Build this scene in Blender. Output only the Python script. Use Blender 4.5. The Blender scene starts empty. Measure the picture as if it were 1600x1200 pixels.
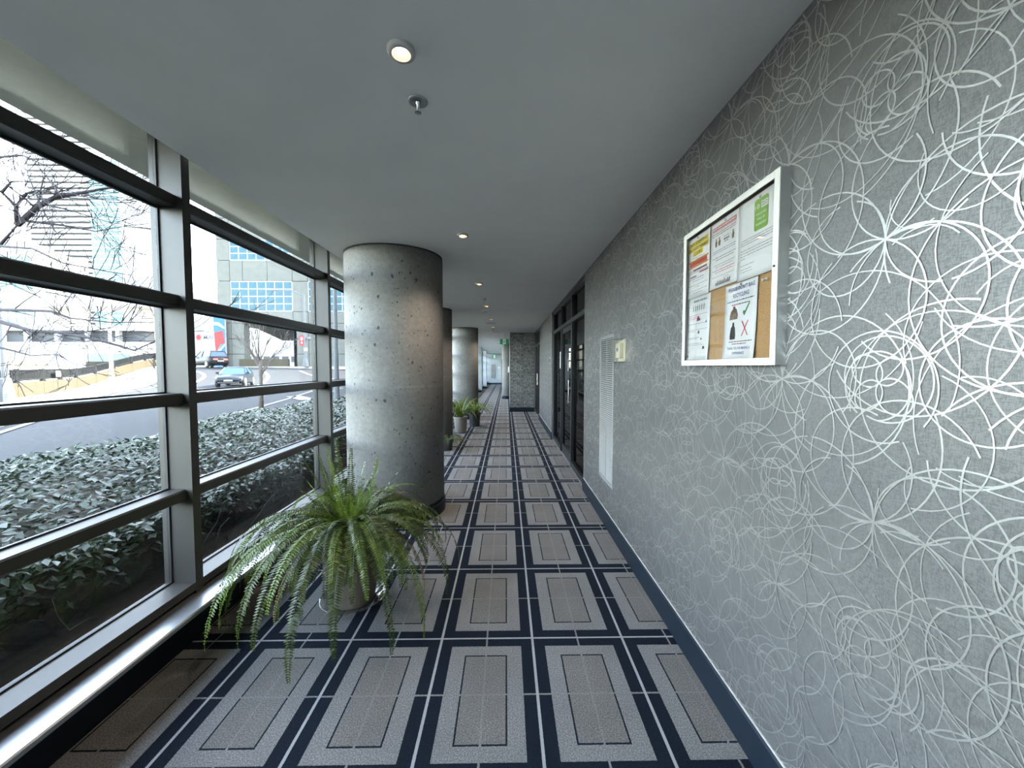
import bpy, math, random
import numpy as np
from mathutils import Vector, Matrix

random.seed(7)
rng = np.random.default_rng(11)
scn = bpy.context.scene
COL = scn.collection
PI = math.pi

# ------------------------------------------------------------------ camera
FPX = 610.0
pitch = math.atan(27.0 / FPX)
yaw = math.atan(9.0 / math.hypot(FPX, 27.0))
fw = Vector((math.sin(yaw) * math.cos(pitch), math.cos(yaw) * math.cos(pitch), -math.sin(pitch)))
rt = fw.cross(Vector((0, 0, 1))).normalized()
up = rt.cross(fw)
cam_d = bpy.data.cameras.new('camera')
cam_d.sensor_width = 36.0
cam_d.lens = FPX / 1600.0 * 36.0
cam_d.clip_start = 0.02
cam_d.clip_end = 2000
cam = bpy.data.objects.new('camera', cam_d)
COL.objects.link(cam)
cam.matrix_world = Matrix(((rt.x, up.x, -fw.x, 0), (rt.y, up.y, -fw.y, 0), (rt.z, up.z, -fw.z, 1.5), (0, 0, 0, 1)))
scn.camera = cam

# ------------------------------------------------------------------ world, sun, exposure
SUN_EL = math.radians(40)   # the sun stands over the building, light travels towards -X -Y
world = bpy.data.worlds.new('sky')
scn.world = world
world.use_nodes = True
wn = world.node_tree
wn.nodes.clear()
wo = wn.nodes.new('ShaderNodeOutputWorld')
wb = wn.nodes.new('ShaderNodeBackground')
ws = wn.nodes.new('ShaderNodeTexSky')
ws.sky_type = 'NISHITA'
ws.sun_disc = False
ws.sun_elevation = SUN_EL
ws.sun_rotation = math.radians(59)
ws.air_density = 1.0
ws.dust_density = 1.5
ws.ozone_density = 1.0
wb.inputs['Strength'].default_value = 0.42
hs = wn.nodes.new('ShaderNodeHueSaturation')
hs.inputs['Saturation'].default_value = 0.62
wn.links.new(ws.outputs[0], hs.inputs['Color'])
wn.links.new(hs.outputs[0], wb.inputs[0])
wn.links.new(wb.outputs[0], wo.inputs[0])

sun_d = bpy.data.lights.new('sun', 'SUN')
sun_d.energy = 5.0
sun_d.angle = math.radians(0.6)
sun_d.color = (1.0, 0.95, 0.87)
sun = bpy.data.objects.new('sun', sun_d)
COL.objects.link(sun)
sdir = Vector((-math.cos(SUN_EL) * 0.86, -math.cos(SUN_EL) * 0.51, -math.sin(SUN_EL)))
sun.rotation_euler = sdir.to_track_quat('-Z', 'Y').to_euler()
sun.location = (20, -20, 30)

scn.view_settings.view_transform = 'Standard'
scn.view_settings.look = 'None'
scn.view_settings.gamma = 1.0
scn.cycles.adaptive_threshold = 0.02
scn.cycles.max_bounces = 8
scn.cycles.diffuse_bounces = 5
scn.cycles.glossy_bounces = 3
scn.cycles.transparent_max_bounces = 12
scn.cycles.caustics_reflective = False
scn.cycles.caustics_refractive = False
scn.view_settings.use_curve_mapping = False
scn.view_settings.exposure = 4.18

# ------------------------------------------------------------------ materials
class NT:
    def __init__(self, name):
        self.m = bpy.data.materials.new(name)
        self.m.use_nodes = True
        self.t = self.m.node_tree
        self.t.nodes.clear()
        self.out = self.n('ShaderNodeOutputMaterial')
    def n(self, typ, **kw):
        nd = self.t.nodes.new(typ)
        for k, v in kw.items():
            setattr(nd, k, v)
        return nd
    def l(self, a, b):
        self.t.links.new(a, b)
    def val(self, sock, v):
        if isinstance(v, bpy.types.NodeSocket):
            self.l(v, sock)
        else:
            sock.default_value = v
    def math(self, op, a, b=0.0, c=None):
        nd = self.n('ShaderNodeMath', operation=op)
        self.val(nd.inputs[0], a)
        self.val(nd.inputs[1], b)
        if c is not None:
            self.val(nd.inputs[2], c)
        return nd.outputs[0]
    def mix(self, f, a, b):
        nd = self.n('ShaderNodeMix', data_type='RGBA')
        self.val(nd.inputs[0], f)
        for s, v in ((nd.inputs[6], a), (nd.inputs[7], b)):
            if isinstance(v, bpy.types.NodeSocket):
                self.l(v, s)
            else:
                s.default_value = (*v, 1) if len(v) == 3 else v
        return nd.outputs[2]
    def coord(self):
        return self.n('ShaderNodeTexCoord').outputs['Object']
    def noise(self, scale, detail=3.0, rough=0.55, vec=None):
        nd = self.n('ShaderNodeTexNoise')
        nd.inputs['Scale'].default_value = scale
        nd.inputs['Detail'].default_value = detail
        nd.inputs['Roughness'].default_value = rough
        self.l(vec if vec is not None else self.coord(), nd.inputs['Vector'])
        return nd.outputs[0]
    def ramp(self, f, stops):
        nd = self.n('ShaderNodeValToRGB')
        cr = nd.color_ramp
        while len(cr.elements) < len(stops):
            cr.elements.new(0.5)
        for e, (p, c) in zip(cr.elements, stops):
            e.position = p
            e.color = (*c, 1) if len(c) == 3 else c
        self.l(f, nd.inputs[0])
        return nd.outputs[0]
    def bsdf(self, color, rough=0.5, metal=0.0, spec=0.5, bump=None, bstr=0.2, bdist=0.01):
        b = self.n('ShaderNodeBsdfPrincipled')
        if isinstance(color, bpy.types.NodeSocket):
            self.l(color, b.inputs['Base Color'])
        else:
            b.inputs['Base Color'].default_value = (*color, 1)
        self.val(b.inputs['Roughness'], rough)
        self.val(b.inputs['Metallic'], metal)
        b.inputs['Specular IOR Level'].default_value = spec
        if bump is not None:
            bp = self.n('ShaderNodeBump')
            bp.inputs['Strength'].default_value = bstr
            bp.inputs['Distance'].default_value = bdist
            self.l(bump, bp.inputs['Height'])
            self.l(bp.outputs[0], b.inputs['Normal'])
        self.l(b.outputs[0], self.out.inputs[0])
        self.b = b
        return b

M = {}
def plain(name, col, rough=0.5, metal=0.0, spec=0.5, var=0.08, scale=8.0):
    t = NT(name)
    f = t.noise(scale)
    c2 = tuple(max(0.0, c * (1 - var)) for c in col)
    c1 = tuple(min(1.0, c * (1 + var)) for c in col)
    t.bsdf(t.ramp(f, [(0.3, c2), (0.7, c1)]), rough, metal, spec)
    M[name] = t.m
    return t.m

def make_glass(name, tint, refl_min, k=1.0):
    t = NT(name)
    tr = t.n('ShaderNodeBsdfTransparent')
    tr.inputs[0].default_value = (*tint, 1)
    gl = t.n('ShaderNodeBsdfGlossy')
    gl.inputs['Roughness'].default_value = 0.0
    lw = t.n('ShaderNodeLayerWeight')
    lw.inputs[0].default_value = 0.5
    sch = t.math('ADD', 0.04, t.math('MULTIPLY', 0.9, t.math('POWER', lw.outputs['Facing'], 5.0)))
    mx = t.n('ShaderNodeMixShader')
    t.l(t.math('ADD', t.math('MULTIPLY', sch, k), refl_min), mx.inputs[0])
    t.l(tr.outputs[0], mx.inputs[1])
    t.l(gl.outputs[0], mx.inputs[2])
    t.l(mx.outputs[0], t.out.inputs[0])
    M[name] = t.m
make_glass('window_glass', (0.945, 0.955, 0.925), 0.0)
make_glass('clear_plastic', (0.95, 0.95, 0.94), 0.03)
make_glass('board_glass', (0.97, 0.97, 0.97), 0.0)
make_glass('dark_glass', (0.12, 0.125, 0.13), 0.0, 0.6)

# carpet -----------------------------------------------------------
def carpet():
    t = NT('carpet')
    sx = t.n('ShaderNodeSeparateXYZ')
    t.l(t.coord(), sx.inputs[0])
    W, P = 0.4965, 0.7415
    def fold(sock, off, per):
        v = t.math('SUBTRACT', sock, off)
        v = t.math('DIVIDE', v, per)
        v = t.math('FRACT', v)
        v = t.math('MULTIPLY', v, per)
        d = t.math('MINIMUM', v, t.math('SUBTRACT', per, v))
        mid = t.math('ABSOLUTE', t.math('SUBTRACT', v, per / 2))
        return d, mid
    wob = t.math('MULTIPLY', t.math('SUBTRACT', t.noise(220, 1), 0.5), 0.0035)
    dx, mx = fold(t.math('ADD', sx.outputs[0], wob), 0.1425 - 20 * W, W)
    dy, my = fold(t.math('ADD', sx.outputs[1], wob), 2.095 - 20 * P, P)
    lt = lambda a, b: t.math('LESS_THAN', a, b)
    gt = lambda a, b: t.math('GREATER_THAN', a, b)
    band = t.math('MAXIMUM', lt(dx, 0.064), lt(dy, 0.062))
    inr = t.math('MULTIPLY', gt(dx, 0.139), gt(dy, 0.127))
    inr2 = t.math('MULTIPLY', gt(dx, 0.1465), gt(dy, 0.135))
    ring = t.math('SUBTRACT', inr, inr2)
    dark = t.math('MAXIMUM', band, ring)
    line = t.math('MAXIMUM', lt(dx, 0.0065), lt(dy, 0.0055))
    mids = t.math('MAXIMUM', lt(mx, 0.0045), lt(my, 0.0045))
    dark = t.math('MULTIPLY', dark, t.math('SUBTRACT', 1.0, t.math('MAXIMUM', line, mids)))
    grain = t.noise(170, 4, 0.85)
    big = t.noise(3, 3)
    loop = t.noise(160, 2, 0.6)
    grey = t.ramp(grain, [(0.30, (0.045, 0.045, 0.046)), (0.5, (0.15, 0.15, 0.15)), (0.72, (0.36, 0.357, 0.354))])
    inner = t.ramp(grain, [(0.30, (0.035, 0.034, 0.033)), (0.5, (0.125, 0.121, 0.116)), (0.72, (0.30, 0.292, 0.28))])
    c = t.mix(inr2, grey, inner)
    c = t.mix(t.math('MULTIPLY', mids, t.math('MULTIPLY', inr2, 0.16)), c, (0.27, 0.27, 0.28))
    c = t.mix(line, c, (0.27, 0.275, 0.285))
    navy = t.ramp(loop, [(0.3, (0.0025, 0.0045, 0.009)), (0.7, (0.0075, 0.012, 0.021))])
    c = t.mix(dark, c, navy)
    soil = t.ramp(big, [(0.3, (0.82, 0.82, 0.82)), (0.7, (1, 1, 1))])
    mm = t.n('ShaderNodeMix', data_type='RGBA', blend_type='MULTIPLY')
    mm.inputs[0].default_value = 1
    t.l(c, mm.inputs[6]); t.l(soil, mm.inputs[7])
    t.bsdf(mm.outputs[2], 0.95, 0, 0.12, bump=grain, bstr=0.5, bdist=0.004)
    M['carpet'] = t.m
carpet()

def wallpaper():
    t = NT('wallpaper')
    co = t.coord()
    def weave(sy, sz):
        mp = t.n('ShaderNodeMapping')
        mp.inputs['Scale'].default_value = (40, sy, sz)
        t.l(co, mp.inputs[0])
        return t.noise(1.0, 2, 0.6, mp.outputs[0])
    w = t.math('ADD', weave(420, 90), weave(90, 420))
    c = t.ramp(w, [(0.62, (0.062, 0.062, 0.062)), (1.0, (0.09, 0.09, 0.089)), (1.3, (0.125, 0.125, 0.124))])
    blot = t.ramp(t.noise(2.2, 4), [(0.3, (0.9, 0.9, 0.9)), (0.7, (1, 1, 1))])
    mm = t.n('ShaderNodeMix', data_type='RGBA', blend_type='MULTIPLY')
    mm.inputs[0].default_value = 1
    t.l(c, mm.inputs[6]); t.l(blot, mm.inputs[7])
    b = t.bsdf(mm.outputs[2], 0.42, 0.35, 0.5, bump=w, bstr=0.12, bdist=0.002)
    b.inputs['Coat Weight'].default_value = 0.35
    b.inputs['Coat Roughness'].default_value = 0.36
    M['wallpaper'] = t.m
wallpaper()

def foil():
    t = NT('silver_foil')
    c = t.ramp(t.noise(60), [(0.3, (0.47, 0.47, 0.455)), (0.7, (0.55, 0.55, 0.535))])
    t.bsdf(c, 0.34, 0.85, 0.5)
    M['silver_foil'] = t.m
foil()

def concrete(name, a, b_, pits=True, seam=None, spec=0.35):
    t = NT(name)
    co = t.coord()
    n1 = t.noise(1.6, 5, 0.6)
    n2 = t.noise(28, 4, 0.65)
    n3 = t.noise(130, 2)
    f = t.math('ADD', t.math('MULTIPLY', n1, 0.45), t.math('ADD', t.math('MULTIPLY', n2, 0.4), t.math('MULTIPLY', n3, 0.15)))
    c = t.ramp(f, [(0.32, a), (0.68, b_)])
    hgt = f
    if pits:
        mp = t.n('ShaderNodeMapping')
        mp.inputs['Scale'].default_value = (1, 1, 0.75)
        ad = t.n('ShaderNodeVectorMath', operation='ADD')
        nz = t.n('ShaderNodeTexNoise'); nz.inputs['Scale'].default_value = 25
        t.l(co, nz.inputs['Vector'])
        sc = t.n('ShaderNodeVectorMath', operation='SCALE'); sc.inputs[3].default_value = 0.035
        t.l(nz.outputs[1], sc.inputs[0])
        t.l(co, ad.inputs[0]); t.l(sc.outputs[0], ad.inputs[1]); t.l(ad.outputs[0], mp.inputs[0])
        pit = None
        for scale, lim, dens in ((11, 0.09, 0.35), (21, 0.12, 0.38), (38, 0.14, 0.55)):
            v = t.n('ShaderNodeTexVoronoi'); v.inputs['Scale'].default_value = scale
            t.l(mp.outputs[0], v.inputs['Vector'])
            sp = t.n('ShaderNodeSeparateColor'); t.l(v.outputs['Color'], sp.inputs[0])
            k = t.math('MULTIPLY', t.math('LESS_THAN', v.outputs['Distance'], t.math('MULTIPLY', sp.outputs[1], lim * 1.7)),
                       t.math('GREATER_THAN', sp.outputs[0], dens))
            pit = k if pit is None else t.math('MAXIMUM', pit, k)
        c = t.mix(t.math('MULTIPLY', pit, 0.88), c, (0.03, 0.03, 0.028))
        hgt = t.math('SUBTRACT', f, pit)
    if seam is not None:
        sp = t.n('ShaderNodeSeparateXYZ'); t.l(co, sp.inputs[0])
        k = t.math('MULTIPLY', t.math('LESS_THAN', t.math('ABSOLUTE', t.math('SUBTRACT', sp.outputs[0], seam)), 0.0016),
                   t.math('LESS_THAN', sp.outputs[1], 0.0))
        c = t.mix(t.math('MULTIPLY', k, 0.6), c, (0.09, 0.09, 0.085))
        k2 = t.math('MULTIPLY', t.math('LESS_THAN', t.math('ABSOLUTE', t.math('SUBTRACT', sp.outputs[2], 1.31)), 0.012),
                    t.math('GREATER_THAN', sp.outputs[0], 0.12))
        c = t.mix(t.math('MULTIPLY', k2, 0.05), c, (0.62, 0.62, 0.6))
    t.bsdf(c, 0.8, 0, spec, bump=hgt, bstr=0.35, bdist=0.006)
    M[name] = t.m
concrete('concrete_column', (0.098, 0.096, 0.090), (0.195, 0.192, 0.182), True, -0.16)
concrete('concrete_smooth', (0.046, 0.047, 0.043), (0.066, 0.068, 0.062), False, None, 0.1)
concrete('concrete_beam', (0.55, 0.54, 0.49), (0.68, 0.67, 0.62), False)
concrete('concrete_pale', (0.019, 0.0155, 0.009), (0.027, 0.0228, 0.015), False, None, 0.1)
concrete('asphalt', (0.0125, 0.0138, 0.016), (0.0195, 0.021, 0.0235), False, None, 0.05)
concrete('paving', (0.19, 0.186, 0.175), (0.25, 0.245, 0.23), False, None, 0.1)
concrete('soil', (0.035, 0.028, 0.022), (0.09, 0.075, 0.06), False)

plain('far_wall_paint', (0.26, 0.285, 0.30), 0.6, 0, 0.3, 0.05, 5)
plain('ceiling_paint', (0.90, 0.895, 0.875), 0.85, 0, 0.2, 0.02, 3)
plain('frame_paint', (0.034, 0.032, 0.028), 0.46, 0.05, 0.36, 0.03, 12)
plain('sill_metal', (0.36, 0.375, 0.39), 0.30, 0.8, 0.5, 0.03, 12)
plain('gasket', (0.015, 0.015, 0.017), 0.6)
plain('navy_base', (0.006, 0.011, 0.018), 0.45, 0, 0.22, 0.1)
plain('black_metal', (0.012, 0.013, 0.016), 0.3, 0.2, 0.5, 0.1)
plain('grey_metal', (0.32, 0.33, 0.34), 0.35, 0.7, 0.5, 0.06)
plain('chrome', (0.55, 0.55, 0.55), 0.18, 0.95)
plain('white_metal', (0.5, 0.5, 0.485), 0.4)
plain('louver_grey', (0.17, 0.174, 0.175), 0.5, 0.1)
plain('dark_void', (0.01, 0.01, 0.011), 0.9)
plain('room_dark', (0.05, 0.05, 0.052), 0.8)
plain('aluminium_white', (0.50, 0.49, 0.465), 0.35, 0.1)
plain('aluminium_grey', (0.24, 0.245, 0.25), 0.35, 0.6)
plain('cork', (0.235, 0.14, 0.062), 0.9, 0, 0.2, 0.35, 260)
plain('paper', (0.40, 0.40, 0.395), 0.7, 0, 0.3, 0.01)
plain('ink_black', (0.012, 0.012, 0.014), 0.7)
plain('ink_grey', (0.06, 0.06, 0.064), 0.7)
plain('ink_navy', (0.016, 0.02, 0.1), 0.7)
plain('ink_red', (0.24, 0.018, 0.018), 0.7)
plain('ink_maroon', (0.09, 0.01, 0.024), 0.7)
plain('ink_yellow', (0.4, 0.31, 0.012), 0.7)
plain('ink_orange', (0.36, 0.19, 0.012), 0.7)
plain('ink_green', (0.12, 0.22, 0.03), 0.7)
plain('ink_leaf_green', (0.012, 0.1, 0.03), 0.7)
plain('ink_brown', (0.1, 0.062, 0.042), 0.7, 0, 0.3, 0.6, 160)
plain('ink_white', (0.42, 0.43, 0.41), 0.7)
plain('cream_plastic', (0.4, 0.365, 0.26), 0.45)
plain('exit_green', (0.02, 0.30, 0.13), 0.4)
plain('exit_white', (0.80, 0.85, 0.80), 0.4)
plain('pot_taupe', (0.13, 0.108, 0.086), 0.5, 0, 0.4, 0.12, 6)
plain('pot_stone', (0.20, 0.188, 0.16), 0.6, 0, 0.4, 0.12, 6)
plain('pot_black', (0.02, 0.02, 0.02), 0.45)
plain('pot_soil', (0.03, 0.022, 0.016), 0.95, 0, 0.2, 0.5, 60)
plain('stem_brown', (0.16, 0.12, 0.06), 0.7)
plain('bark', (0.055, 0.046, 0.042), 0.9, 0, 0.2, 0.3, 14)
plain('bark_dark', (0.030, 0.026, 0.030), 0.9, 0, 0.2, 0.3, 14)
plain('line_white', (0.10, 0.102, 0.102), 0.8, 0, 0.1)
plain('tower_white', (0.26, 0.26, 0.255), 0.7, 0, 0.2)
plain('tower_shade', (0.030, 0.033, 0.038), 0.6, 0, 0.15)
plain('tower_teal', (0.055, 0.12, 0.122), 0.5, 0, 0.15)
plain('facade_glass', (0.013, 0.042, 0.058), 0.3, 0, 0.1, 0.45, 0.5)
plain('mural_blue', (0.018, 0.055, 0.14), 0.7, 0, 0.1)
plain('mural_red', (0.19, 0.018, 0.018), 0.7, 0, 0.1)
plain('mural_white', (0.13, 0.13, 0.13), 0.7, 0, 0.1)
plain('navy_panel', (0.010, 0.016, 0.036), 0.6, 0, 0.1)
plain('car_black', (0.004, 0.0045, 0.0055), 0.4, 0, 0.08)
plain('car_navy', (0.004, 0.006, 0.009), 0.35, 0, 0.12)
plain('car_glass', (0.010, 0.026, 0.052), 0.3, 0, 0.08)
plain('tyre', (0.015, 0.015, 0.015), 0.8)
plain('headlight', (0.16, 0.16, 0.165), 0.3, 0, 0.3)
plain('taillight', (0.35, 0.02, 0.02), 0.3)
plain('lamp_grey', (0.05, 0.055, 0.06), 0.6, 0, 0.15)
plain('lamp_pale', (0.17, 0.172, 0.17), 0.5, 0, 0.2)
plain('railing_paint', (0.006, 0.0065, 0.007), 0.7, 0, 0.04)
plain('dry_grass', (0.13, 0.105, 0.05), 0.9, 0, 0.2, 0.3, 2)

def leaf_mat(name, a, b_, rough=0.4, trans=0.25, scale=9.0, spec=0.5):
    t = NT(name)
    c = t.ramp(t.noise(scale, 2), [(0.3, a), (0.7, b_)])
    b = t.bsdf(c, rough, 0, spec)
    tl = t.n('ShaderNodeBsdfTranslucent')
    t.l(c, tl.inputs[0])
    mx = t.n('ShaderNodeMixShader')
    mx.inputs[0].default_value = trans
    t.l(b.outputs[0], mx.inputs[1]); t.l(tl.outputs[0], mx.inputs[2])
    t.l(mx.outputs[0], t.out.inputs[0])
    M[name] = t.m
leaf_mat('fern_green', (0.017, 0.033, 0.0035), (0.052, 0.077, 0.009), 0.38, 0.35)
leaf_mat('fern_light', (0.06, 0.10, 0.012), (0.115, 0.165, 0.025), 0.4, 0.4)
leaf_mat('fern_dry', (0.16, 0.12, 0.045), (0.24, 0.20, 0.085), 0.6, 0.3)
leaf_mat('spider_green', (0.045, 0.085, 0.012), (0.11, 0.17, 0.03), 0.4, 0.35)
leaf_mat('hedge_green', (0.008, 0.018, 0.008), (0.029, 0.045, 0.024), 0.42, 0.12, 14, 0.28)

def emit(name, col, s):
    t = NT(name)
    e = t.n('ShaderNodeEmission')
    e.inputs[0].default_value = (*col, 1)
    e.inputs[1].default_value = s
    t.l(e.outputs[0], t.out.inputs[0])
    M[name] = t.m
emit('bulb', (1.0, 0.72, 0.42), 9.0)
plain('lamp_cone', (0.72, 0.42, 0.24), 0.25, 0.6)

# ------------------------------------------------------------------ mesh helpers
class MB:
    def __init__(self):
        self.v = []; self.f = []
    def quad(self, a, b, c, d):
        n = len(self.v); self.v += [a, b, c, d]; self.f.append((n, n + 1, n + 2, n + 3)); return self
    def poly(self, pts):
        n = len(self.v); self.v += list(pts); self.f.append(tuple(range(n, n + len(pts)))); return self
    def box(self, x0, x1, y0, y1, z0, z1):
        n = len(self.v)
        self.v += [(x0, y0, z0), (x1, y0, z0), (x1, y1, z0), (x0, y1, z0), (x0, y0, z1), (x1, y0, z1), (x1, y1, z1), (x0, y1, z1)]
        for q in ((0, 3, 2, 1), (4, 5, 6, 7), (0, 1, 5, 4), (1, 2, 6, 5), (2, 3, 7, 6), (3, 0, 4, 7)):
            self.f.append(tuple(n + i for i in q))
        return self
    def prism(self, pts, axis, a, b):
        # pts 2D polygon extruded along axis ('x','y','z') from a to b
        n = len(self.v); k = len(pts)
        def mk(p, t):
            if axis == 'x': return (t, p[0], p[1])
            if axis == 'y': return (p[0], t, p[1])
            return (p[0], p[1], t)
        self.v += [mk(p, a) for p in pts] + [mk(p, b) for p in pts]
        self.f.append(tuple(range(n + k - 1, n - 1, -1)))
        self.f.append(tuple(range(n + k, n + 2 * k)))
        for i in range(k):
            j = (i + 1) % k
            self.f.append((n + i, n + j, n + k + j, n + k + i))
        return self
    def lathe(self, prof, cx=0, cy=0, seg=32, a0=0.0, a1=2 * PI):
        full = abs(a1 - a0 - 2 * PI) < 1e-6
        n = len(self.v); m = seg if full else seg + 1
        for (r, z) in prof:
            for i in range(m):
                a = a0 + (a1 - a0) * i / seg
                self.v.append((cx + r * math.cos(a), cy + r * math.sin(a), z))
        for k in range(len(prof) - 1):
            for i in range(seg):
                j = (i + 1) % m if full else i + 1
                self.f.append((n + k * m + i, n + k * m + j, n + (k + 1) * m + j, n + (k + 1) * m + i))
        return self
    def tube(self, pts, rad, seg=5):
        pts = [Vector(p) for p in pts]
        if not hasattr(rad, '__len__'): rad = [rad] * len(pts)
        n = len(self.v)
        prev = None
        for i, p in enumerate(pts):
            d = (pts[min(i + 1, len(pts) - 1)] - pts[max(i - 1, 0)])
            d = d.normalized() if d.length > 1e-9 else Vector((0, 0, 1))
            if prev is None:
                s = d.cross(Vector((0, 0, 1)))
                if s.length < 1e-3: s = d.cross(Vector((1, 0, 0)))
            else:
                s = prev - d * prev.dot(d)
            s.normalize(); prev = s
            t = d.cross(s)
            for k in range(seg):
                a = 2 * PI * k / seg
                q = p + (s * math.cos(a) + t * math.sin(a)) * rad[i]
                self.v.append((q.x, q.y, q.z))
        for i in range(len(pts) - 1):
            for k in range(seg):
                k2 = (k + 1) % seg
                self.f.append((n + i * seg + k, n + i * seg + k2, n + (i + 1) * seg + k2, n + (i + 1) * seg + k))
        self.f.append(tuple(n + seg - 1 - k for k in range(seg)))
        m = n + (len(pts) - 1) * seg
        self.f.append(tuple(m + k for k in range(seg)))
        return self
    def mesh(self, name, mat, smooth=False):
        me = bpy.data.meshes.new(name)
        me.from_pydata([tuple(p) for p in self.v], [], self.f)
        if smooth:
            me.polygons.foreach_set('use_smooth', [True] * len(me.polygons))
        me.materials.append(M[mat])
        me.update()
        return me
    def build(self, name, mat, parent=None, loc=None, smooth=False, bevel=0.0, seg=2):
        o = bpy.data.objects.new(name, self.mesh(name, mat, smooth))
        COL.objects.link(o)
        if parent is not None: o.parent = parent
        if loc is not None: o.location = loc
        if bevel > 0:
            b = o.modifiers.new('bevel', 'BEVEL'); b.width = bevel; b.segments = seg; b.limit_method = 'ANGLE'
        return o

def inst(name, me, parent=None, loc=(0, 0, 0), rot=None, scale=None):
    o = bpy.data.objects.new(name, me)
    COL.objects.link(o)
    o.location = loc
    if rot is not None: o.rotation_euler = rot
    if scale is not None: o.scale = scale
    if parent is not None: o.parent = parent
    return o

def tag(o, label=None, cat=None, group=None, kind=None):
    if label: o['label'] = label
    if cat: o['category'] = cat
    if group: o['group'] = group
    if kind: o['kind'] = kind
    return o

def thing(name, label, cat, loc=(0, 0, 0), rz=0.0, group=None, kind=None):
    o = bpy.data.objects.new(name, None)
    o.empty_display_size = 0.1
    COL.objects.link(o)
    o.location = loc
    o.rotation_euler = (0, 0, rz)
    return tag(o, label, cat, group, kind)

def dup(root, loc, rz=None, label=None):
    r = root.copy(); COL.objects.link(r); r.location = loc
    if rz is not None: r.rotation_euler = (0, 0, rz)
    if label: r['label'] = label
    for ch in root.children:
        c = ch.copy(); COL.objects.link(c); c.parent = r
        for g in ch.children:
            d = g.copy(); COL.objects.link(d); d.parent = c
    return r

def np_mesh(name, verts, faces, mat, smooth=False):
    """verts (n,3) array, faces (m,k) array with constant k"""
    me = bpy.data.meshes.new(name)
    nv, (nf, k) = len(verts), faces.shape
    me.vertices.add(nv); me.vertices.foreach_set('co', np.asarray(verts, np.float32).ravel())
    me.loops.add(nf * k); me.loops.foreach_set('vertex_index', np.asarray(faces, np.int32).ravel())
    me.polygons.add(nf); me.polygons.foreach_set('loop_start', np.arange(0, nf * k, k, dtype=np.int32))
    me.polygons.foreach_set('loop_total', np.full(nf, k, np.int32))
    if smooth: me.polygons.foreach_set('use_smooth', np.ones(nf, bool))
    me.materials.append(M[mat])
    me.update(calc_edges=True)
    me.validate()
    return me

# ------------------------------------------------------------------ room dimensions
CZ = 2.62            # ceiling
WX = 0.94            # right wall face
Y0, Y1 = -5.2, 33.5  # corridor ends
PIER_Y = 12.94
GX = -1.87           # glass plane

# floor
fl = MB().box(-1.98, 1.02, Y0, Y1, -0.12, 0.0).build('floor', 'carpet')
tag(fl, 'grey and navy carpet woven in framed rectangles along the corridor', 'carpet', kind='structure')
# ceiling
ce = MB().box(-1.72, 1.02, Y0, Y1, CZ, CZ + 0.30).build('ceiling', 'ceiling_paint')
tag(ce, 'plain pale grey painted corridor ceiling', 'ceiling', kind='structure')
# the storeys of the building above the corridor and the head over the glazing
up_ = MB().box(-2.39, 9.0, -9, 42, CZ + 0.30, 10.5).build('wall_upper_storeys', 'concrete_beam')
tag(up_, 'concrete storeys of the building above the corridor', 'building', kind='structure')
bm_ = MB().box(-2.39, -1.91, -9, 42, 2.76, CZ + 0.30).build('trim_1', 'concrete_beam')
tag(bm_, 'concrete soffit edge outside the top strip of glazing', 'soffit', kind='structure')

# right wall with openings for the two dark shop fronts
SF1 = (4.70, 8.02)
SF2 = (11.05, 12.90)
wr = thing('wall_right', 'right corridor wall papered in grey with silver looping rings', 'wall', kind='structure')
mb = MB()
for a, b in ((Y0, SF1[0]), (SF1[1], SF2[0])):
    mb.box(WX, WX + 0.14, a, b, 0, CZ)
for a, b in (SF1, SF2):
    mb.box(WX, WX + 0.14, a, b, CZ - 0.02, CZ)
mb.box(WX, WX + 0.14, SF2[1], PIER_Y + 0.2, 0, CZ)
mb.build('wall_face', 'wallpaper', wr)
pier = thing('wall_pier', 'grey papered pier that narrows the corridor past the second shop front', 'wall', kind='structure')
MB().box(0.125, 1.08, PIER_Y, 16.5, 0, CZ).build('wall_face', 'wallpaper', pier)
wfr = MB().box(0.22, 1.08, 16.5, Y1, 0, CZ).build('wall_far_right', 'far_wall_paint')
tag(wfr, 'pale right wall of the far stretch of corridor', 'wall', kind='structure')
we = MB().box(-2.0, 1.1, Y1, Y1 + 0.15, 0, CZ).build('wall_end', 'far_wall_paint')
tag(we, 'pale wall closing the far end of the corridor', 'wall', kind='structure')
wbk = MB().box(-2.0, 1.1, Y0 - 0.15, Y0, 0, CZ + 0.3).build('wall_back', 'ceiling_paint')
tag(wbk, 'pale wall behind the camera closing the corridor', 'wall', kind='structure')

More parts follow.
